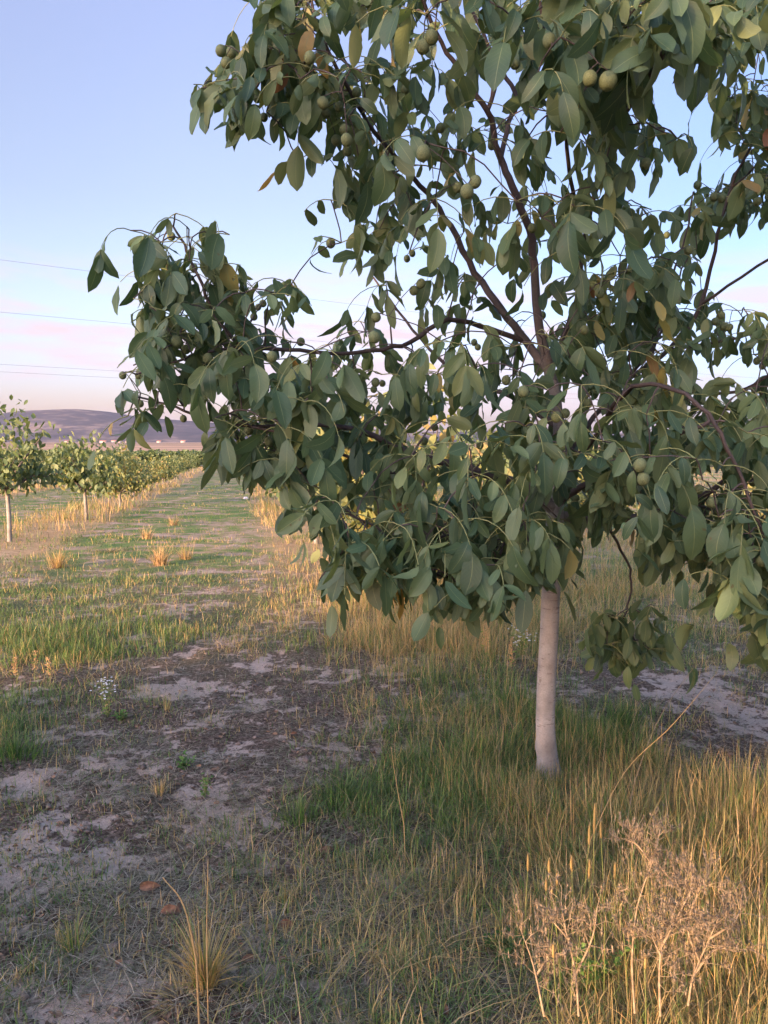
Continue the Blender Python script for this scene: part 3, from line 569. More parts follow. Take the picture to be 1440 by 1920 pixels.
# compound leaves
B, D, NN, LN, WD, TI, BE, FO = [], [], [], [], [], [], [], []
stalk = MB()
NP = np.array([[a, b, d, Y] for _, _, a, b, d, Y in nutd])
limb_guard = []
for li in (0, 1, 2, 4, 5, 15, 20, 13, 24):
    A = smooth_path(np.array([[*P(a, b, c), r, a, b, c] for a, b, c, r in LIMBS[li]]), 4); limb_guard.append(A[A[:, 5] < 730] if li == 0 else A)
LG = np.concatenate(limb_guard); lgx, lgy = proj(LG[:, :3]); lgY = LG[:, 1]; lgr = LG[:, 3]/1000*1440/lgY
cx, cy = ORG[0], ORG[1]
for ti, t in enumerate(T):
    twig = nt0 <= ti < len(T)-len(MANUAL)
    ncl = rng.integers(2, 4) if not twig else 4
    a0 = rng.uniform(0, 6.28)
    outd = t-np.array([cx, cy, 2.2]); outd[2] = 0; on = np.linalg.norm(outd)
    for c in range(ncl):
        a = a0+c*6.28/ncl+rng.normal(0, .35)
        d = np.array([cos(a), sin(a), rng.uniform(-.1, .75)]); d += outd/(on+.1)*.35; d /= np.linalg.norm(d)
        Lr = rng.uniform(.15, .27); m = 7; path = [t]; v = d.copy()
        for k in range(m-1):
            v = v+np.array([0, 0, -.20-.08*k*.5]); v /= np.linalg.norm(v); path.append(path[-1]+v*Lr/(m-1))
        path = np.array(path); npair = rng.integers(2, 4); drop = rng.random() < .12
        leafs = []; base_t = np.clip(rng.normal(.40, .26), 0, .88)
        if rng.random() < .03: base_t = rng.uniform(.88, .95)
        sz = rng.uniform(.72, 1.0)*(1.0 if twig else 1)
        if t[1] < 2.75: base_t = min(base_t, .8)
        lasts = path[-1]-path[-2]; lasts /= np.linalg.norm(lasts)
        leafs.append((path[-1], lasts*.6+np.array([0, 0, -.6])+rng.normal(0, .14, 3), rng.uniform(.13, .19)*sz))
        for q in range(npair):
            f = (q+1.0)/(npair+.35)*(m-1); i0 = min(int(f), m-2); pp = path[i0]+(path[i0+1]-path[i0])*(f-i0); tg = path[i0+1]-path[i0]; tg /= np.linalg.norm(tg)
            sd_ = np.cross(tg, [0, 0, 1.]); sd_ /= np.linalg.norm(sd_)+1e-6
            for s in (-1, 1):
                if drop and rng.random() < .4: continue
                dd = s*sd_*rng.uniform(.4, 1.05)+tg*.4+np.array([0, 0, -(rng.uniform(.0, .6) if rng.random() < .35 else rng.uniform(.6, 1.4))])+rng.normal(0, .16, 3)
                leafs.append((pp, dd, rng.uniform(.092, .155)*sz*(.75+.25*(q+1)/npair)))
        kept = 0; far_k = 0
        mark = len(B)
        for (b, dd, ln) in leafs:
            dd = dd/np.linalg.norm(dd); tip = b+dd*ln; mid = b+dd*ln*.5
            sx, sy = proj(np.stack([mid, tip, b+dd*ln*.75]))
            infr = (sy > -30).all() and (sx < 1480).all()
            if infr:
                ok = in_crown(sx, sy) if not twig else inside(TWIGP[0], sx, sy)
                if (not ok[0] and rng.random() < .9) or (not ok[1] and rng.random() < .38): continue
                pts = b+dd*ln*np.linspace(.1, 1, 5)[:, None]; qx, qy = proj(pts)
                hw = ln*.42/2*1440/b[1]
                dn = np.hypot(qx[:, None]-NP[:, 0], qy[:, None]-NP[:, 1])-NP[:, 2]*.40-hw*.75
                if ((dn.min(0) < 0) & (NP[:, 3] > b[1]-.15)).any() and rng.random() < .97: continue
                dl = np.hypot(qx[:, None]-lgx, qy[:, None]-lgy)-lgr-hw*.6
                if ((dl.min(0) < 0) & (lgY > b[1])).any() and rng.random() < (.86 if dl.shape[1] and sy[0] < 720 else .45): continue
            B.append(b); D.append(dd); LN.append(ln); WD.append(ln*rng.uniform(.36, .49)); kept += 1; far_k = max(far_k, int(np.argmin(np.linalg.norm(path-b, axis=1)))+1)
            h = rng.uniform(0, 6.28); nn = np.array([cos(h), sin(h), .5]) if rng.random() < .45 else np.cross(np.cross(dd, [0, 0, 1.]), dd)+rng.normal(0, .35, 3)+np.array([0, -.2, 0])
            NN.append(nn); TI.append(np.clip(base_t+rng.normal(0, .06), 0, 1)); BE.append(rng.normal(.22, .24)); FO.append(abs(rng.normal(.18, .16)))
        if kept == 1 or (kept and far_k < 2):
            for q_ in (B, D, LN, WD, NN, TI, BE, FO): del q_[mark:]
            kept = 0
        if kept: tube(stalk, path[:far_k], np.linspace(.0021, .0013, m)[:far_k], 4, .5, cap=False)
B, D, NN, LN, WD, TI, BE, FO = map(np.array, (B, D, NN, LN, WD, TI, BE, FO))
print('leaflets', len(B))
crown = leaf_mesh('crown_foliage', M_LEAF, tree, B, D, NN, LN, WD, TI, BE, FO, ORG)
stalk.build('leaf_stalks', M_TWIG, tree, ORG)
# nuts
ico = [(x, y, z) for x in (0,) for y in (0,) for z in (0,)]
def nut_mesh():
    nu, nv = 14, 9; V = []; 
    for j in range(nv+1):
        th = math.pi*j/nv
        for k in range(nu):
            ph = 2*math.pi*k/nu; rr = 1+.02*math.sin(3*ph+th*2); V.append((rr*sin(th)*cos(ph), rr*sin(th)*sin(ph), 1.07*cos(th)+(.08 if j == nv else 0)))
    V = np.array(V); F = [[j*nu+k, (j+1)*nu+k, (j+1)*nu+(k+1) % nu, j*nu+(k+1) % nu] for j in range(nv) for k in range(nu)]
    return V, np.array(F)
NV, NF = nut_mesh(); nut0 = None
order = sorted(nutd, key=lambda q: -q[4])
for p, rad, a, b, d, Y in order[:100]:
    connect(p+np.array([0, 0, rad*1.05]), .0018, .05)
    if nut0 is None: nut0 = to_mesh('walnut', NV, [NF], M_NUT, tree, True, np.full(len(NV), .5)); o = nut0
    else: o = nut0.copy(); COL.objects.link(o); o.parent = tree
    o.location = p-ORG; o.scale = (rad, rad, rad*rng.uniform(.96, 1.08)); o.rotation_euler = (rng.uniform(-.4, .4), rng.uniform(-.4, .4), rng.uniform(0, 6))
for mb in limb_mb: mb.build('branch', M_BARK, tree, ORG)

# ---------------------------------------------------------------- the other orchard trees
def orchard_proto(seed, h, rad, z0, nleaf, shift, label, ymul=1.0, gap=.5):
    r = np.random.default_rng(seed)
    root = empty('walnut_tree', (0, 0, 0), label, 'tree')
    mb = MB(); top = z0+.15
    tube(mb, smooth_path([[0, 0, -.05], [.01, .0, .4], [.0, .02, z0], [.02, .01, top]], 3), np.linspace(.045, .032, 10), 10, tint=1.0); mb.build('trunk', M_BARKW, root)
    tips = []
    nb = 7
    for b in range(nb):
        a = b*2.4+r.uniform(0, .6); up = r.uniform(.25, .9) if b < 5 else 1.4; le = rad*r.uniform(.75, 1.05) if b < 5 else (h-top)*.8
        e = np.array([cos(a), sin(a), up]); e /= np.linalg.norm(e); s = np.array([0, 0, z0+r.uniform(-.05, .15)])
        pt = [s, s+e*le*.35+[0, 0, .05], s+e*le*.7+[0, 0, .04], s+e*le+[0, 0, r.uniform(-.15, .15)]]
        bm_ = MB(); pth = smooth_path(pt, 3); tube(bm_, pth, np.linspace(.028, .008, len(pth)), 6, tint=.3)
        for q in range(7):
            k = r.integers(3, len(pth)); st = pth[k]; dv = r.normal(0, 1, 3); dv[2] = abs(dv[2])*.6; dv /= np.linalg.norm(dv); en = st+dv*r.uniform(.25, .6)*rad*.6
            tube(bm_, [st, (st+en)/2+[0, 0, .03], en], [.007, .005, .003], 4, tint=.1); tips.append(en); tips.append((st+en)/2)
        bm_.build('branch', M_BARK, root)
        tips += [pth[-1], pth[len(pth)*2//3], pth[len(pth)//2]]
    tips = np.array(tips)
    # lumpy crown envelope
    cz = (z0+h)/2; ext = []
    for _ in range(int(60*gap/.5)):
        v = r.normal(0, 1, 3); v /= np.linalg.norm(v); q = v*r.uniform(.55, 1)*np.array([rad, rad, (h-z0)/2]); ext.append(q+[0, 0, cz])
    C = np.concatenate([tips, np.array(ext)]); k = r.integers(0, len(C), nleaf)
    pos = C[k]+r.normal(0, .13*rad/1.1, (nleaf, 3)); pos[:, 2] = np.maximum(pos[:, 2], z0-.25)
    a = r.uniform(0, 6.28, nleaf); D_ = np.stack([np.cos(a)*.6, np.sin(a)*.6, -r.uniform(.1, 1.4, nleaf)], -1); NN_ = r.normal(0, 1, (nleaf, 3))
    ln = r.uniform(.10, .18, nleaf); ct = r.normal(shift, .16, len(C)); t = np.clip(ct[k]+r.normal(0, .09, nleaf), 0, 1)
    leaf_mesh('crown', M_FAR, root, pos, D_, NN_, ln, ln*r.uniform(.42, .55, nleaf), t, r.normal(.12, .1, nleaf), np.abs(r.normal(.2, .15, nleaf)), simple=True)
    return root
PA = orchard_proto(11, 2.6, .85, .95, 1050, .2, 'green loosely leaved walnut tree, whitewashed slim trunk, standing tallest at the edge of the far row')
PB = orchard_proto(12, 2.15, .95, .62, 1400, .26, 'round bushy walnut tree with yellowing top, second along the neighbouring row')
PC = orchard_proto(13, 2.0, .98, .45, 1400, .56, 'golden yellow bushy walnut tree, third along the neighbouring row')
protos = [PA, PB, PC]; used = [0, 0, 0]
def rowx(k, y): return ROW0+k*ROWGAP-ROWDIR*y
def place(kind, x, y, sc, label, group):
    o = protos[kind] if not used[kind] else copy_tree(protos[kind]); used[kind] = 1
    o.location = (x, y, float(gz(x, y))); o.rotation_euler = (0, 0, rng.uniform(0, 6.28)); o.scale = (sc, sc, sc*rng.uniform(.95, 1.05)); o['label'] = label; o['group'] = group
    return o
GRP = 'walnut trees of the orchard rows'
g = G(18, 1016); place(0, g[0], g[1], 1.0, 'green loosely leaved walnut tree with thin whitewashed trunk, cut by the picture edge', GRP)
g = G(162, 975); place(1, g[0], g[1], 1.0, 'round bushy green walnut tree with short white trunk, beside the cut-off one', GRP)
g = G(226, 951); place(2, g[0], g[1], .95, 'golden yellow low walnut tree right of the round green one', GRP)
yy = 28.5; kk = 0; names = ['fourth', 'fifth', 'sixth', 'seventh', 'eighth', 'ninth', 'tenth', 'eleventh', 'twelfth']
while yy < 72:
    place([1, 2, 2, 1][kk % 4], rowx(-1, yy)+rng.normal(0, .2), yy, rng.uniform(.66, .86), 'small far walnut tree, %s along the row edging the open grass lane' % names[kk], GRP); yy += 5; kk += 1
# farther rows to the side
for k, ys0, yend, lab in ((-2, 24, 66, 'second'), (-3, 33, 68, 'third')):
    yy = ys0; c = 0
    while yy < yend:
        place([1, 0, 2][c % 3], rowx(k, yy)+rng.normal(0, .3), yy+rng.normal(0, .3), rng.uniform(.8, 1.0), 'small walnut tree %s along the %s row beyond the grass lane' % (['first'] + ['second', 'third'] + names if True else '')[c:c+1][0] if False else 'small walnut tree, %s along the %s row beyond the grass lane' % ((['first', 'second', 'third']+names)[c], lab), GRP); yy += 5.2; c += 1
# row of the main tree
g = P(765, 828, 8.8); place(2, g[0], 8.8, 1.28, 'sunlit yellow walnut tree directly behind the big walnut crown', GRP)
yy = 13.6; c = 0
while yy < 66:
    place([1, 2, 1][c % 3], rowx(0, yy)+rng.normal(0, .15), yy, rng.uniform(.9, 1.05), 'walnut tree partly hidden by the big crown, %s farther in its row' % ['first', 'second', 'third', *names][c+1], GRP); yy += 5; c += 1
for k, ys0, lab in ((1, 15.2, 'first'), (2, 18, 'second'), (3, 26, 'third')):
    yy = ys0; c = 0
    while yy < 60:
        place([2, 1, 0][c % 3], rowx(k, yy)+rng.normal(0, .2), yy, rng.uniform(.9, 1.1), 'walnut tree behind the big trunk, %s in the %s row of the hidden side' % ((['first', 'second', 'third']+names)[c], lab), GRP); yy += 5 if k == 1 else 8; c += 1
# trees of the same rows behind the viewer: they shade the near ground
for j, (x, y, sc) in enumerate([(-7*.616-2.9*.788, -7*.788+2.9*.616, 1.7), (-12*.616-3.0*.788, -12*.788+3.0*.616, 1.9), (-17*.616-2.7*.788, -17*.788+2.7*.616, 2.1), (-15*.616+1.9*.788, -15*.788-1.9*.616, 1.5), (-7.5*.616-1.0*.788, -7.5*.788+1.0*.616, 2.3)]):
    tb = place(1, x, y, sc, 'walnut tree of the orchard rows standing behind the viewer, %s from the camera' % ['second', 'third', 'farthest', 'fourth', 'nearest and tallest'][j], GRP)
    if sc > 2.2: tb.scale = (2.1, 2.1, 2.95)

# ---------------------------------------------------------------- hedge band
hb = 60000; X = rng.uniform(-95, 95, hb); Yh = 97+rng.uniform(0, 7, hb)
Hh = (1.2+1.3*fbm(X*.25, Yh*.3, 4)*1.2); pos = np.stack([X, Yh, gz(X, Yh)+Hh*rng.random(hb)**.6], -1)
a = rng.uniform(0, 6.28, hb); D_ = np.stack([np.cos(a), np.sin(a), rng.uniform(-.5, .8, hb)], -1); ln = rng.uniform(.3, .55, hb)
tag(leaf_mesh('hedgerow', M_FAR, None, pos, D_, rng.normal(0, 1, (hb, 3)), ln, ln*.6, np.clip(rng.normal(.15, .15, hb)+.35*(fbm(X*.15+5, Yh*.1)-.4), 0, 1), np.zeros(hb), np.full(hb, .2), simple=True), kind='stuff')

# ---------------------------------------------------------------- power lines
M_WIRE = simple_mat('wire', (.10, .09, .10), (.14, .13, .14), 5, .6, 0, .3)
dirv = np.array([1.444, 1.0, 0]); dirv /= np.linalg.norm(dirv)
for (py, Y, lab) in ((487, 60, 'highest'), (585, 60, 'second highest'), (683, 110, 'third highest'), (697, 110, 'lowest')):
    p0 = P(0, py, Y); s = np.linspace(-75, 260, 60); pts = p0+dirv*s[:, None]; pts[:, 2] += .00006*(s-60)**2-.00006*3600
    mb = MB(); tube(mb, pts, .011 if Y < 100 else .017, 6); o = mb.build('power_line', M_WIRE, None, p0); o.location = p0
    tag(o, 'thin dark power line, %s of the four crossing the evening sky' % lab, 'power line', 'power lines')

# ---------------------------------------------------------------- village specks at the hill foot
M_WALLW = simple_mat('white_render', (.34, .30, .27), (.42, .37, .33), 3, .9, 0)
M_ROOF = simple_mat('clay_roof', (.30, .12, .08), (.38, .17, .11), 3, .9, 0)
for j, (px, wd, hh) in enumerate([(128, 16, 6), (196, 26, 6), (216, 20, 8), (228, 14, 9), (243, 22, 6), (300, 18, 6), (345, 20, 7)]):
    Y = 3100+j*37; x = (px-720)/1440*Y
    h = empty('village_house', (x, Y, float(gz(x, Y))), 'tiny pale house, %s from the picture edge in the village below the hills' % ['first', 'second', 'third', 'fourth', 'fifth', 'sixth', 'seventh'][j], 'house', 'houses of the far village')
    mb = MB(); d = 10
    V = np.array([(-wd/2, -d/2, 0), (wd/2, -d/2, 0), (wd/2, d/2, 0), (-wd/2, d/2, 0), (-wd/2, -d/2, hh), (wd/2, -d/2, hh), (wd/2, d/2, hh), (-wd/2, d/2, hh), (-wd/2, 0, hh+3), (wd/2, 0, hh+3)])
    mb.add(V, [np.array([[0, 1, 5, 4], [1, 2, 6, 5], [2, 3, 7, 6], [3, 0, 4, 7]]), np.array([[4, 8, 7], [5, 6, 9]])]); mb.build('wall', M_WALLW, h, smooth=False)
    mb = MB(); e = .6; V = np.array([(-wd/2-e, -d/2-e, hh-.3), (wd/2+e, -d/2-e, hh-.3), (wd/2+e, 0, hh+3.3), (-wd/2-e, 0, hh+3.3), (wd/2+e, d/2+e, hh-.3), (-wd/2-e, d/2+e, hh-.3)])
    mb.add(V, [np.array([[0, 1, 2, 3], [3, 2, 4, 5]])]); mb.build('roof', M_ROOF, h, smooth=False)

# ---------------------------------------------------------------- single plants and litter near the viewer
def tussock(px, py, n, h, spread, tintc, label, name='grass_tuft', cat='grass tussock', w=.004, group=None, leanm=.55):
    g = G(px, py); r = rng; az = r.uniform(0, 6.28, n); rr = np.minimum(np.abs(r.normal(0, spread, n)), spread*1.5*r.uniform(.3, 1, n))
    pos = np.stack([np.cos(az)*rr, np.sin(az)*rr, np.zeros(n)-.005], -1); lean = np.abs(r.normal(leanm, .4, n))
    o = blades(name, pos, az+r.normal(0, .3, n), lean, h*r.uniform(.4, 1.05, n), r.uniform(.6, 1.2, n)*w, np.clip(r.normal(tintc, .14, n), 0, 1), M_GRASS)
    o.location = g; tag(o, label, cat, group); return o
tussock(385, 1850, 230, .27, .028, .66, 'spiky golden dry grass tussock standing alone at the bottom edge', leanm=.6)
tussock(340, 1870, 90, .14, .05, .7, 'flattened spray of dry straw around the foot of the golden tussock', leanm=2.2)
tussock(110, 1065, 160, .34, .10, .80, 'upright tan clump of dry grass beside the lush green patch', w=.008)
tussock(300, 1060, 170, .42, .09, .86, 'tall pale feathery dry clump in the middle of the mown lane', w=.008)
tussock(348, 1050, 110, .34, .08, .86, 'paler leaning dry clump just behind the tall feathery one', w=.008)
tussock(275, 1010, 90, .28, .10, .84, 'small far straw-coloured clump ahead of the feathery ones', w=.009)
tussock(325, 985, 90, .30, .10, .86, 'farthest pale dry clump in the lane near the yellow tree', w=.01)
tussock(205, 1035, 260, .16, .22, .92, 'collapsed heap of pinkish dead grass lying in the lane', w=.008, leanm=2.2)
tussock(300, 1490, 60, .12, .02, .72, 'thin dry stubble tuft standing on bare dark soil', w=.003, leanm=.3)
tussock(312, 1330, 40, .12, .04, .62, 'sparse low tuft between two clay patches', w=.003, leanm=.3)
tussock(140, 1780, 90, .14, .035, .45, 'grey-green low tuft near the lower edge of the bare soil', w=.003)
tussock(640, 1500, 380, .16, .14, .13, 'lush fresh green grass clump in front of the walnut trunk', w=.0045)
tussock(560, 1540, 160, .14, .09, .2, 'smaller green clump touching the lush one', w=.004)
tussock(30, 1420, 300, .18, .16, .14, 'dark green weedy clump cut by the picture edge on bare ground', w=.005)
tussock(1160, 1360, 200, .24, .12, .14, 'blue-green grass clump beside the trunk at the bare clay', w=.004)

M_FLW = simple_mat('white_petals', (.75, .73, .70), (.82, .80, .78), 30, .7, 0)
M_DEAD = simple_mat('dead_stem', (.14, .11, .068), (.36, .28, .175), 60, .85, .2)
M_ORF = simple_mat('orange_bloom', (.36, .22, .09), (.50, .33, .15), 60, .8, .2)
def stemmed(px, py, h, nst, label, name, cat, head, group=None, leaf_t=.35, spread=.05):
    g = G(px, py); root = empty(name, g, label, cat, group); sm = MB(); hm = MB(); blooms = [hm]; lB = []
    for k in range(nst):
        a = rng.uniform(0, 6.28); ln = h*rng.uniform(.6, 1.0); b0 = np.array([rng.normal(0, spread*.4), rng.normal(0, spread*.4), 0])
        tp_ = b0+np.array([cos(a)*spread*2*rng.random(), sin(a)*spread*2*rng.random(), ln]); pth = smooth_path([b0, b0*.5+tp_*.5+rng.normal(0, .01, 3), tp_], 4)
        tube(sm, pth, np.linspace(.0022, .0012, len(pth)), 5)
        for q in range(int(ln/.018)): lB.append(pth[0]+(pth[-1]-pth[0])*rng.uniform(.1, .9))
        if head == 'daisy':
            for q in range(7):
                hm = MB(); blooms.append(hm); c = tp_+rng.normal(0, .028, 3)*[1, 1, .8]; tube(sm, [pth[-3], c], [.001, .001], 4)
                for w in range(7):
                    b = w*6.28/7; v = np.array([cos(b), sin(b), .25]); s = np.array([-sin(b), cos(b), 0])*.0028
                    hm.add([c-s*.4, c+s*.4, c+v*.0065+s, c+v*.0065-s], [np.array([[0, 1, 2, 3]])])
        if head == 'spike':
            for q in range(60):
                f = rng.uniform(.45, 1.02); c = pth[0]+(pth[-1]-pth[0])*f+rng.normal(0, .006+.008*(1-f), 3); e = c+rng.normal(0, .006, 3)+[0, 0, .006]
                tube(hm, [c, e], [.0026, .0016], 4)
    sm.build('stem', M_DEAD if leaf_t > .5 else M_TWIG, root); [q.build('bloom', M_FLW if head == 'daisy' else M_ORF, root) for q in blooms if q.n]
    lB = np.array(lB); n = len(lB); a = rng.uniform(0, 6.28, n); Dl = np.stack([np.cos(a), np.sin(a), rng.uniform(-.2, .9, n)], -1); ll = rng.uniform(.02, .045, n)
    leaf_mesh('leaves', M_GRASS, root, lB, Dl, rng.normal(0, 1, (n, 3)), ll, ll*.22, np.clip(rng.normal(leaf_t, .1, n), 0, 1), rng.normal(.2, .2, n), np.full(n, .2), simple=True)
    return root
stemmed(205, 1345, .24, 5, 'white daisy-like fleabane in bloom on the bare soil', 'flowering_weed', 'wildflower', 'daisy')
stemmed(975, 1240, .30, 9, 'bushy fleabane with many small white flowers beside the trunk', 'flowering_weed', 'wildflower', 'daisy', spread=.09)
stemmed(60, 1290, .30, 1, 'tall yellowish seed spike in green grass near the picture edge', 'seed_spike', 'weed', 'spike', spread=.02)
stemmed(30, 1290, .22, 1, 'shorter brown seed spike nearest the picture edge', 'seed_spike', 'weed', 'spike', spread=.02)
stemmed(92, 1290, .22, 1, 'short seed spike at the inner side of the tall one', 'seed_spike', 'weed', 'spike', spread=.02)
stemmed(908, 1260, .46, 2, 'orange-tipped upright goldenrod in dry grass below the crown', 'goldenrod', 'weed', 'spike', spread=.02)
stemmed(962, 1275, .36, 2, 'shorter rusty goldenrod between the orange one and the trunk', 'goldenrod', 'weed', 'spike', spread=.02)
def leafy(px, py, n, r, tint, label, name='green_weed', hh=.05):
    g = G(px, py); root = empty(name, g, label, 'weed'); sm = MB(); p = []
    for k in range(7):
        a = rng.uniform(0, 6.28); e = np.array([cos(a)*r*rng.random(), sin(a)*r*rng.random(), hh*rng.uniform(.5, 1.1)]); tube(sm, [[0, 0, -.003], e*.5+[0, 0, .01], e], [.0018, .0014, .001], 4)
        for q in range(n//7): f = rng.uniform(.25, 1.05); p.append(e*f+rng.normal(0, .008, 3))
    p = np.array(p); p[:, 2] = np.maximum(p[:, 2], .004); m = len(p); a = rng.uniform(0, 6.28, m); Dl = np.stack([np.cos(a), np.sin(a), rng.uniform(-.1, .8, m)], -1); ll = rng.uniform(.012, .026, m)
    sm.build('stem', M_TWIG, root); leaf_mesh('leaves', M_GRASS, root, p, Dl, rng.normal(0, .4, (m, 3))+[0, 0, 1], ll, ll*.6, np.clip(rng.normal(tint, .05, m), 0, 1), rng.normal(.2, .1, m), np.full(m, .2), simple=True)
leafy(343, 1440, 90, .075, .24, 'bright green low leafy weed on dark bare soil')
leafy(227, 1350, 80, .065, .24, 'bright green sprig beside the white fleabane')
leafy(385, 1495, 50, .03, .3, 'slim upright green seedling on a clay patch', hh=.12)
leafy(955, 1790, 160, .10, .12, 'dark green broad-leaved weed under the dry grasses', hh=.07)
leafy(1110, 1870, 170, .12, .28, 'olive leafy weed among golden grasses at the bottom edge', hh=.16)

# foxtails
def foxtail(px, py, Y, ln, label):
    g0 = P(px, py, Y); gb = np.array([g0[0]+rng.normal(0, .03), Y-.02, 0.]); gb[2] = gz(gb[0], gb[1]); root = empty('foxtail', gb, label, 'grass', 'foxtail grasses with cylindrical heads')
    top = g0-gb; lean = rng.normal(0, .0012, 3); sm = MB(); pth = smooth_path([[0, 0, 0], top*.5+[0.006, 0, 0], top-[0, 0, ln]], 4); tube(sm, pth, np.linspace(.0013, .0009, len(pth)), 5, tint=.45); sm.build('stem', M_GRASS, root)
    hm = MB(); hp_ = smooth_path([top-[0, 0, ln], top-[0, 0, ln*.5]+lean, top+lean], 4); tube(hm, hp_, np.array([.0012, .0026, .0032, .0034, .0034, .0032, .0028, .0021, .0009])[:len(hp_)], 8, tint=.60)
    for q in range(260):
        c = hp_[0]+(hp_[-1]-hp_[0])*rng.random(); a = rng.uniform(0, 6.28); d = np.array([cos(a), sin(a), .9]); d /= np.linalg.norm(d); s = np.array([-sin(a), cos(a), 0])*.0006; hm.add([c-s, c+s, c+d*rng.uniform(.005, .011)], [np.array([[0, 1, 2]])], .76)
    hm.build('seed_head', M_GRASS, root)
FX = [(1115,1508,.085,'tallest golden foxtail of the group below the trunk'),(1105,1545,.06,'foxtail close beside the tallest one, a little lower'),(1128,1540,.05,'slightly bent foxtail behind the tallest one'),(990,1602,.05,'lone foxtail leaning away at the edge of the group'),(1030,1612,.04,'foxtail standing before a stalk of long straw'),(1045,1632,.045,'broad foxtail in the middle of the low trio'),(1024,1648,.035,'lowest foxtail of the low trio'),(1034,1655,.05,'thin foxtail crossing the broad one'),(1153,1618,.05,'brown foxtail standing beside the dried thistle'),(1073,1608,.04,'pale foxtail halfway between the trio and the tallest'),(1105,1615,.05,'green-stemmed foxtail in front of the tallest'),(1038,1770,.035,'short thick foxtail low among green blades'),(1210,1795,.03,'stubby foxtail in front of the dried thistle')]
for a, b, ln, lab in FX: foxtail(a, b, 2.05 if b < 1700 else 1.75, ln, lab)
# dried thistle
def thistle(stems, label, seed):
    r = np.random.default_rng(seed); b0 = P(*stems[0][0]); b0[2] = gz(b0[0], b0[1]); root = empty('dried_thistle', b0, label, 'dead plant', 'dried thistles')
    sm = MB(); hm = MB()
    def burr(c, s):
        for q in range(16):
            d = r.normal(0, 1, 3); d /= np.linalg.norm(d); e = c+d*r.uniform(.006, .016)*s; w = np.cross(d, [0, .3, 1.]); w = w/np.linalg.norm(w)*.0012; hm.add([c-w, c+w, e], [np.array([[0, 1, 2]])], .5)
    for st in stems:
        A = smooth_path(np.array([P(*q) for q in st]), 5); A[0][2] = min(A[0][2], A[0][2]); tube(sm, A, np.linspace(.0032, .0013, len(A)), 6)
        for k in range(len(A)//4, len(A)):
            for q in range(2):
                d = r.normal(0, 1, 3); d[2] = abs(d[2]); d /= np.linalg.norm(d); e = A[k]+d*r.uniform(.02, .06); tube(sm, [A[k], (A[k]+e)/2+r.normal(0, .005, 3), e], [.0009, .0007, .0005], 4)
                for w in range(3):
                    d2 = d+r.normal(0, .6, 3); e2 = e+d2*.018; tube(sm, [e, e2], [.0006, .0004], 4); burr(e2, 1)
                burr(e, 1.2)
    sm.build('stem', M_DEAD, root, b0); hm.build('burrs', M_DEAD, root, b0, smooth=False)
thistle([[(1290,1885,1.80),(1300,1830,1.80),(1330,1760,1.80),(1350,1715,1.80)], [(1300,1830,1.80),(1340,1780,1.82),(1385,1785,1.84)], [(1330,1760,1.80),(1375,1730,1.78),(1390,1700,1.78)], [(1310,1800,1.8),(1290,1740,1.78),(1310,1670,1.8),(1320,1650,1.8)]], 'pinkish dried thistle with bushy burrs leaning to the picture edge', 1)
thistle([[(1190,1900,1.85),(1185,1800,1.88),(1195,1700,1.9),(1225,1610,1.92),(1238,1555,1.93)], [(1222,1620,1.92),(1200,1590,1.92),(1180,1572,1.92)], [(1225,1610,1.92),(1260,1650,1.9),(1290,1665,1.88)]], 'tall dried thistle with thin bent branches and a burred tip', 2)
thistle([[(1085,1905,1.82),(1078,1820,1.84),(1060,1740,1.86),(1052,1690,1.87)], [(1078,1830,1.84),(1110,1760,1.84),(1120,1700,1.85)], [(1065,1760,1.86),(1030,1720,1.88)]], 'straw-coloured dead weed spreading into the grass away from the other thistles', 5)
thistle([[(1020,1905,1.80),(1000,1810,1.82),(975,1740,1.84)], [(1005,1830,1.82),(1035,1780,1.82)]], 'small low dead weed beside the dark green broad-leaved weed', 6)
thistle([[(1238,1905,1.78),(1236,1830,1.78),(1240,1760,1.78),(1235,1720,1.78)], [(1238,1790,1.78),(1215,1740,1.78)], [(1238,1780,1.78),(1270,1720,1.78),(1300,1660,1.8)]], 'short dried thistle between the two larger ones', 3)
# long single stems
def stem_thing(pts, r0, label, m_):
    A = smooth_path(np.array([P(*q) for q in pts]), 6); A[0][2] = gz(A[0][0], A[0][1])-.005; mb = MB(); tube(mb, A, np.linspace(r0, r0*.4, len(A)), 5, tint=.72); o = mb.build('straw_stalk', m_, None, A[0]); o.location = A[0]; tag(o, label, 'grass stem')
stem_thing([(1175,1540,2.95),(1195,1450,3.0),(1240,1340,3.0),(1310,1238,3.05)], .0018, 'long reddish stem leaning out over the bare clay beside the trunk', M_DEAD)
stem_thing([(1095,1600,2.7),(1170,1450,2.75),(1260,1360,2.8),(1345,1260,2.85)], .0016, 'long straw-coloured grass stem arching below the reddish one', M_GRASS)
stem_thing([(1424,1745,2.1),(1424,1700,2.1),(1423,1646,2.1)], .0024, 'single straight orange stalk at the side edge above the thistle', M_DEAD)
stem_thing([(372,1820,1.95),(345,1700,1.95),(305,1645,1.95)], .0032, 'straight pale straw rising from the golden tussock toward the bare soil', M_GRASS)
stem_thing([(388,1820,1.95),(388,1700,1.96),(390,1610,1.97)], .0020, 'upright slim straw rising highest from the golden tussock', M_GRASS)
stem_thing([(760,1560,2.9),(745,1480,2.9),(733,1400,2.9)], .0020, 'thin leaning straw standing in green grass before the trunk', M_GRASS)
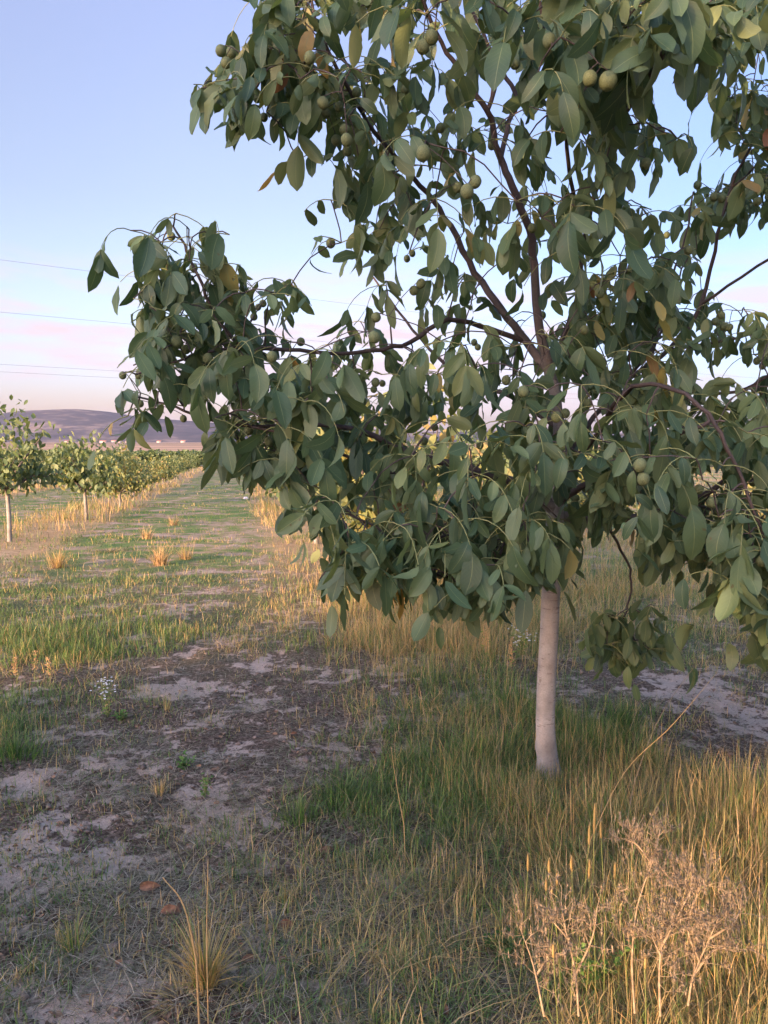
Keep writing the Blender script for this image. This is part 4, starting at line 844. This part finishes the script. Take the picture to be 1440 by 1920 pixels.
# fallen leaves
M_FALL = simple_mat('fallen_leaf_brown', (.08, .042, .026), (.24, .13, .075), 45, .8, .3)
FL = [(552,1745,'largest curled brown walnut leaf lying in the grass'),(522,1812,'brown leaf lying in the shade beside the golden tussock'),(598,1600,'reddish brown leaf at the edge of the green clump'),(330,1715,'flat tan leaf under the pale straw'),(262,1670,'orange brown leaf standing on edge on dark soil'),(452,1810,'dark leaf half hidden behind the golden tussock'),(180,1830,'small brown leaf below the grey-green tuft'),(810,1405,'russet leaf caught in grass in front of the trunk'),(840,1912,'brown leaf cut by the bottom edge'),(380,1370,'small ochre leaf on pale clay'),(92,1480,'curled rust leaf near the clay patches'),(300,1720,'dry leaf folded beside the flat tan one'),(545,1380,'little tan leaf under the dry grass edge'),(1338,1300,'brown leaf on the bare clay behind the trunk')]
for a, b, lab in FL:
    g = G(a, b)+[0, 0, .012]; ln = rng.uniform(.05, .085) if 'small' not in lab and 'little' not in lab else .04; az = rng.uniform(0, 6.28)
    o = leaf_mesh('fallen_leaf', M_FALL, None, np.zeros((1, 3)), np.array([[cos(az), sin(az), .25]]), np.array([[rng.normal(0, .4), rng.normal(0, .4)-.3, 1]]), np.array([ln]), np.array([ln*.42]), np.array([.5]), np.array([rng.uniform(.3, .7)]), np.array([rng.uniform(.6, 1.3)])); o.location = g; tag(o, lab, 'leaf', 'fallen leaves on the ground')
# soil clods, a windfall nut, far white litter
def clod(px, py, s, m_, name, label, cat):
    g = G(px, py); V = NV*s*np.array([1.2, 1, .7]); V = V*(1+.35*(fbm(V[:, 0]*90+px, V[:, 1]*90+V[:, 2]*70, 3)-.45))[:, None]; o = to_mesh(name, V, [NF], m_, None, True, np.full(len(V), .5)); o.location = g+[0, 0, s*.35]; tag(o, label, cat)
M_CLOD = simple_mat('dark_clod', (.02, .017, .015), (.05, .04, .035), 60, .95, .6)
clod(432, 1447, .014, M_CLOD, 'soil_clod', 'small blackish clod lying on the bare soil', 'clod')
clod(37, 1362, .018, M_NUT, 'fallen_walnut', 'round green walnut lying in the weeds near the picture edge', 'walnut')
M_BAG = simple_mat('white_plastic', (.60, .57, .56), (.72, .68, .67), 20, .5, .4)
clod(461, 936, .08, M_BAG, 'plastic_container', 'small crushed white container lying far down the lane', 'litter')

# ---------------------------------------------------------------- haze
HAZE = .00004
m, n, l, o = mat('air'); pv = n.new('ShaderNodeVolumePrincipled'); pv.inputs['Color'].default_value = (.70, .76, 1.0, 1); pv.inputs['Density'].default_value = HAZE; pv.inputs['Anisotropy'].default_value = .3
l.new(pv.outputs[0], o.inputs['Volume'])
x0, x1, y0, y1, z0, z1 = -9800, 9800, -400, 12500, -12, 330
V = np.array([(x, y, z) for x in (x0, x1) for y in (y0, y1) for z in (z0, z1)], float)
hz_ = to_mesh('haze', V, [np.array([[0, 1, 3, 2], [4, 6, 7, 5], [0, 4, 5, 1], [2, 3, 7, 6], [0, 2, 6, 4], [1, 5, 7, 3]])], m, None, False); tag(hz_, kind='stuff')
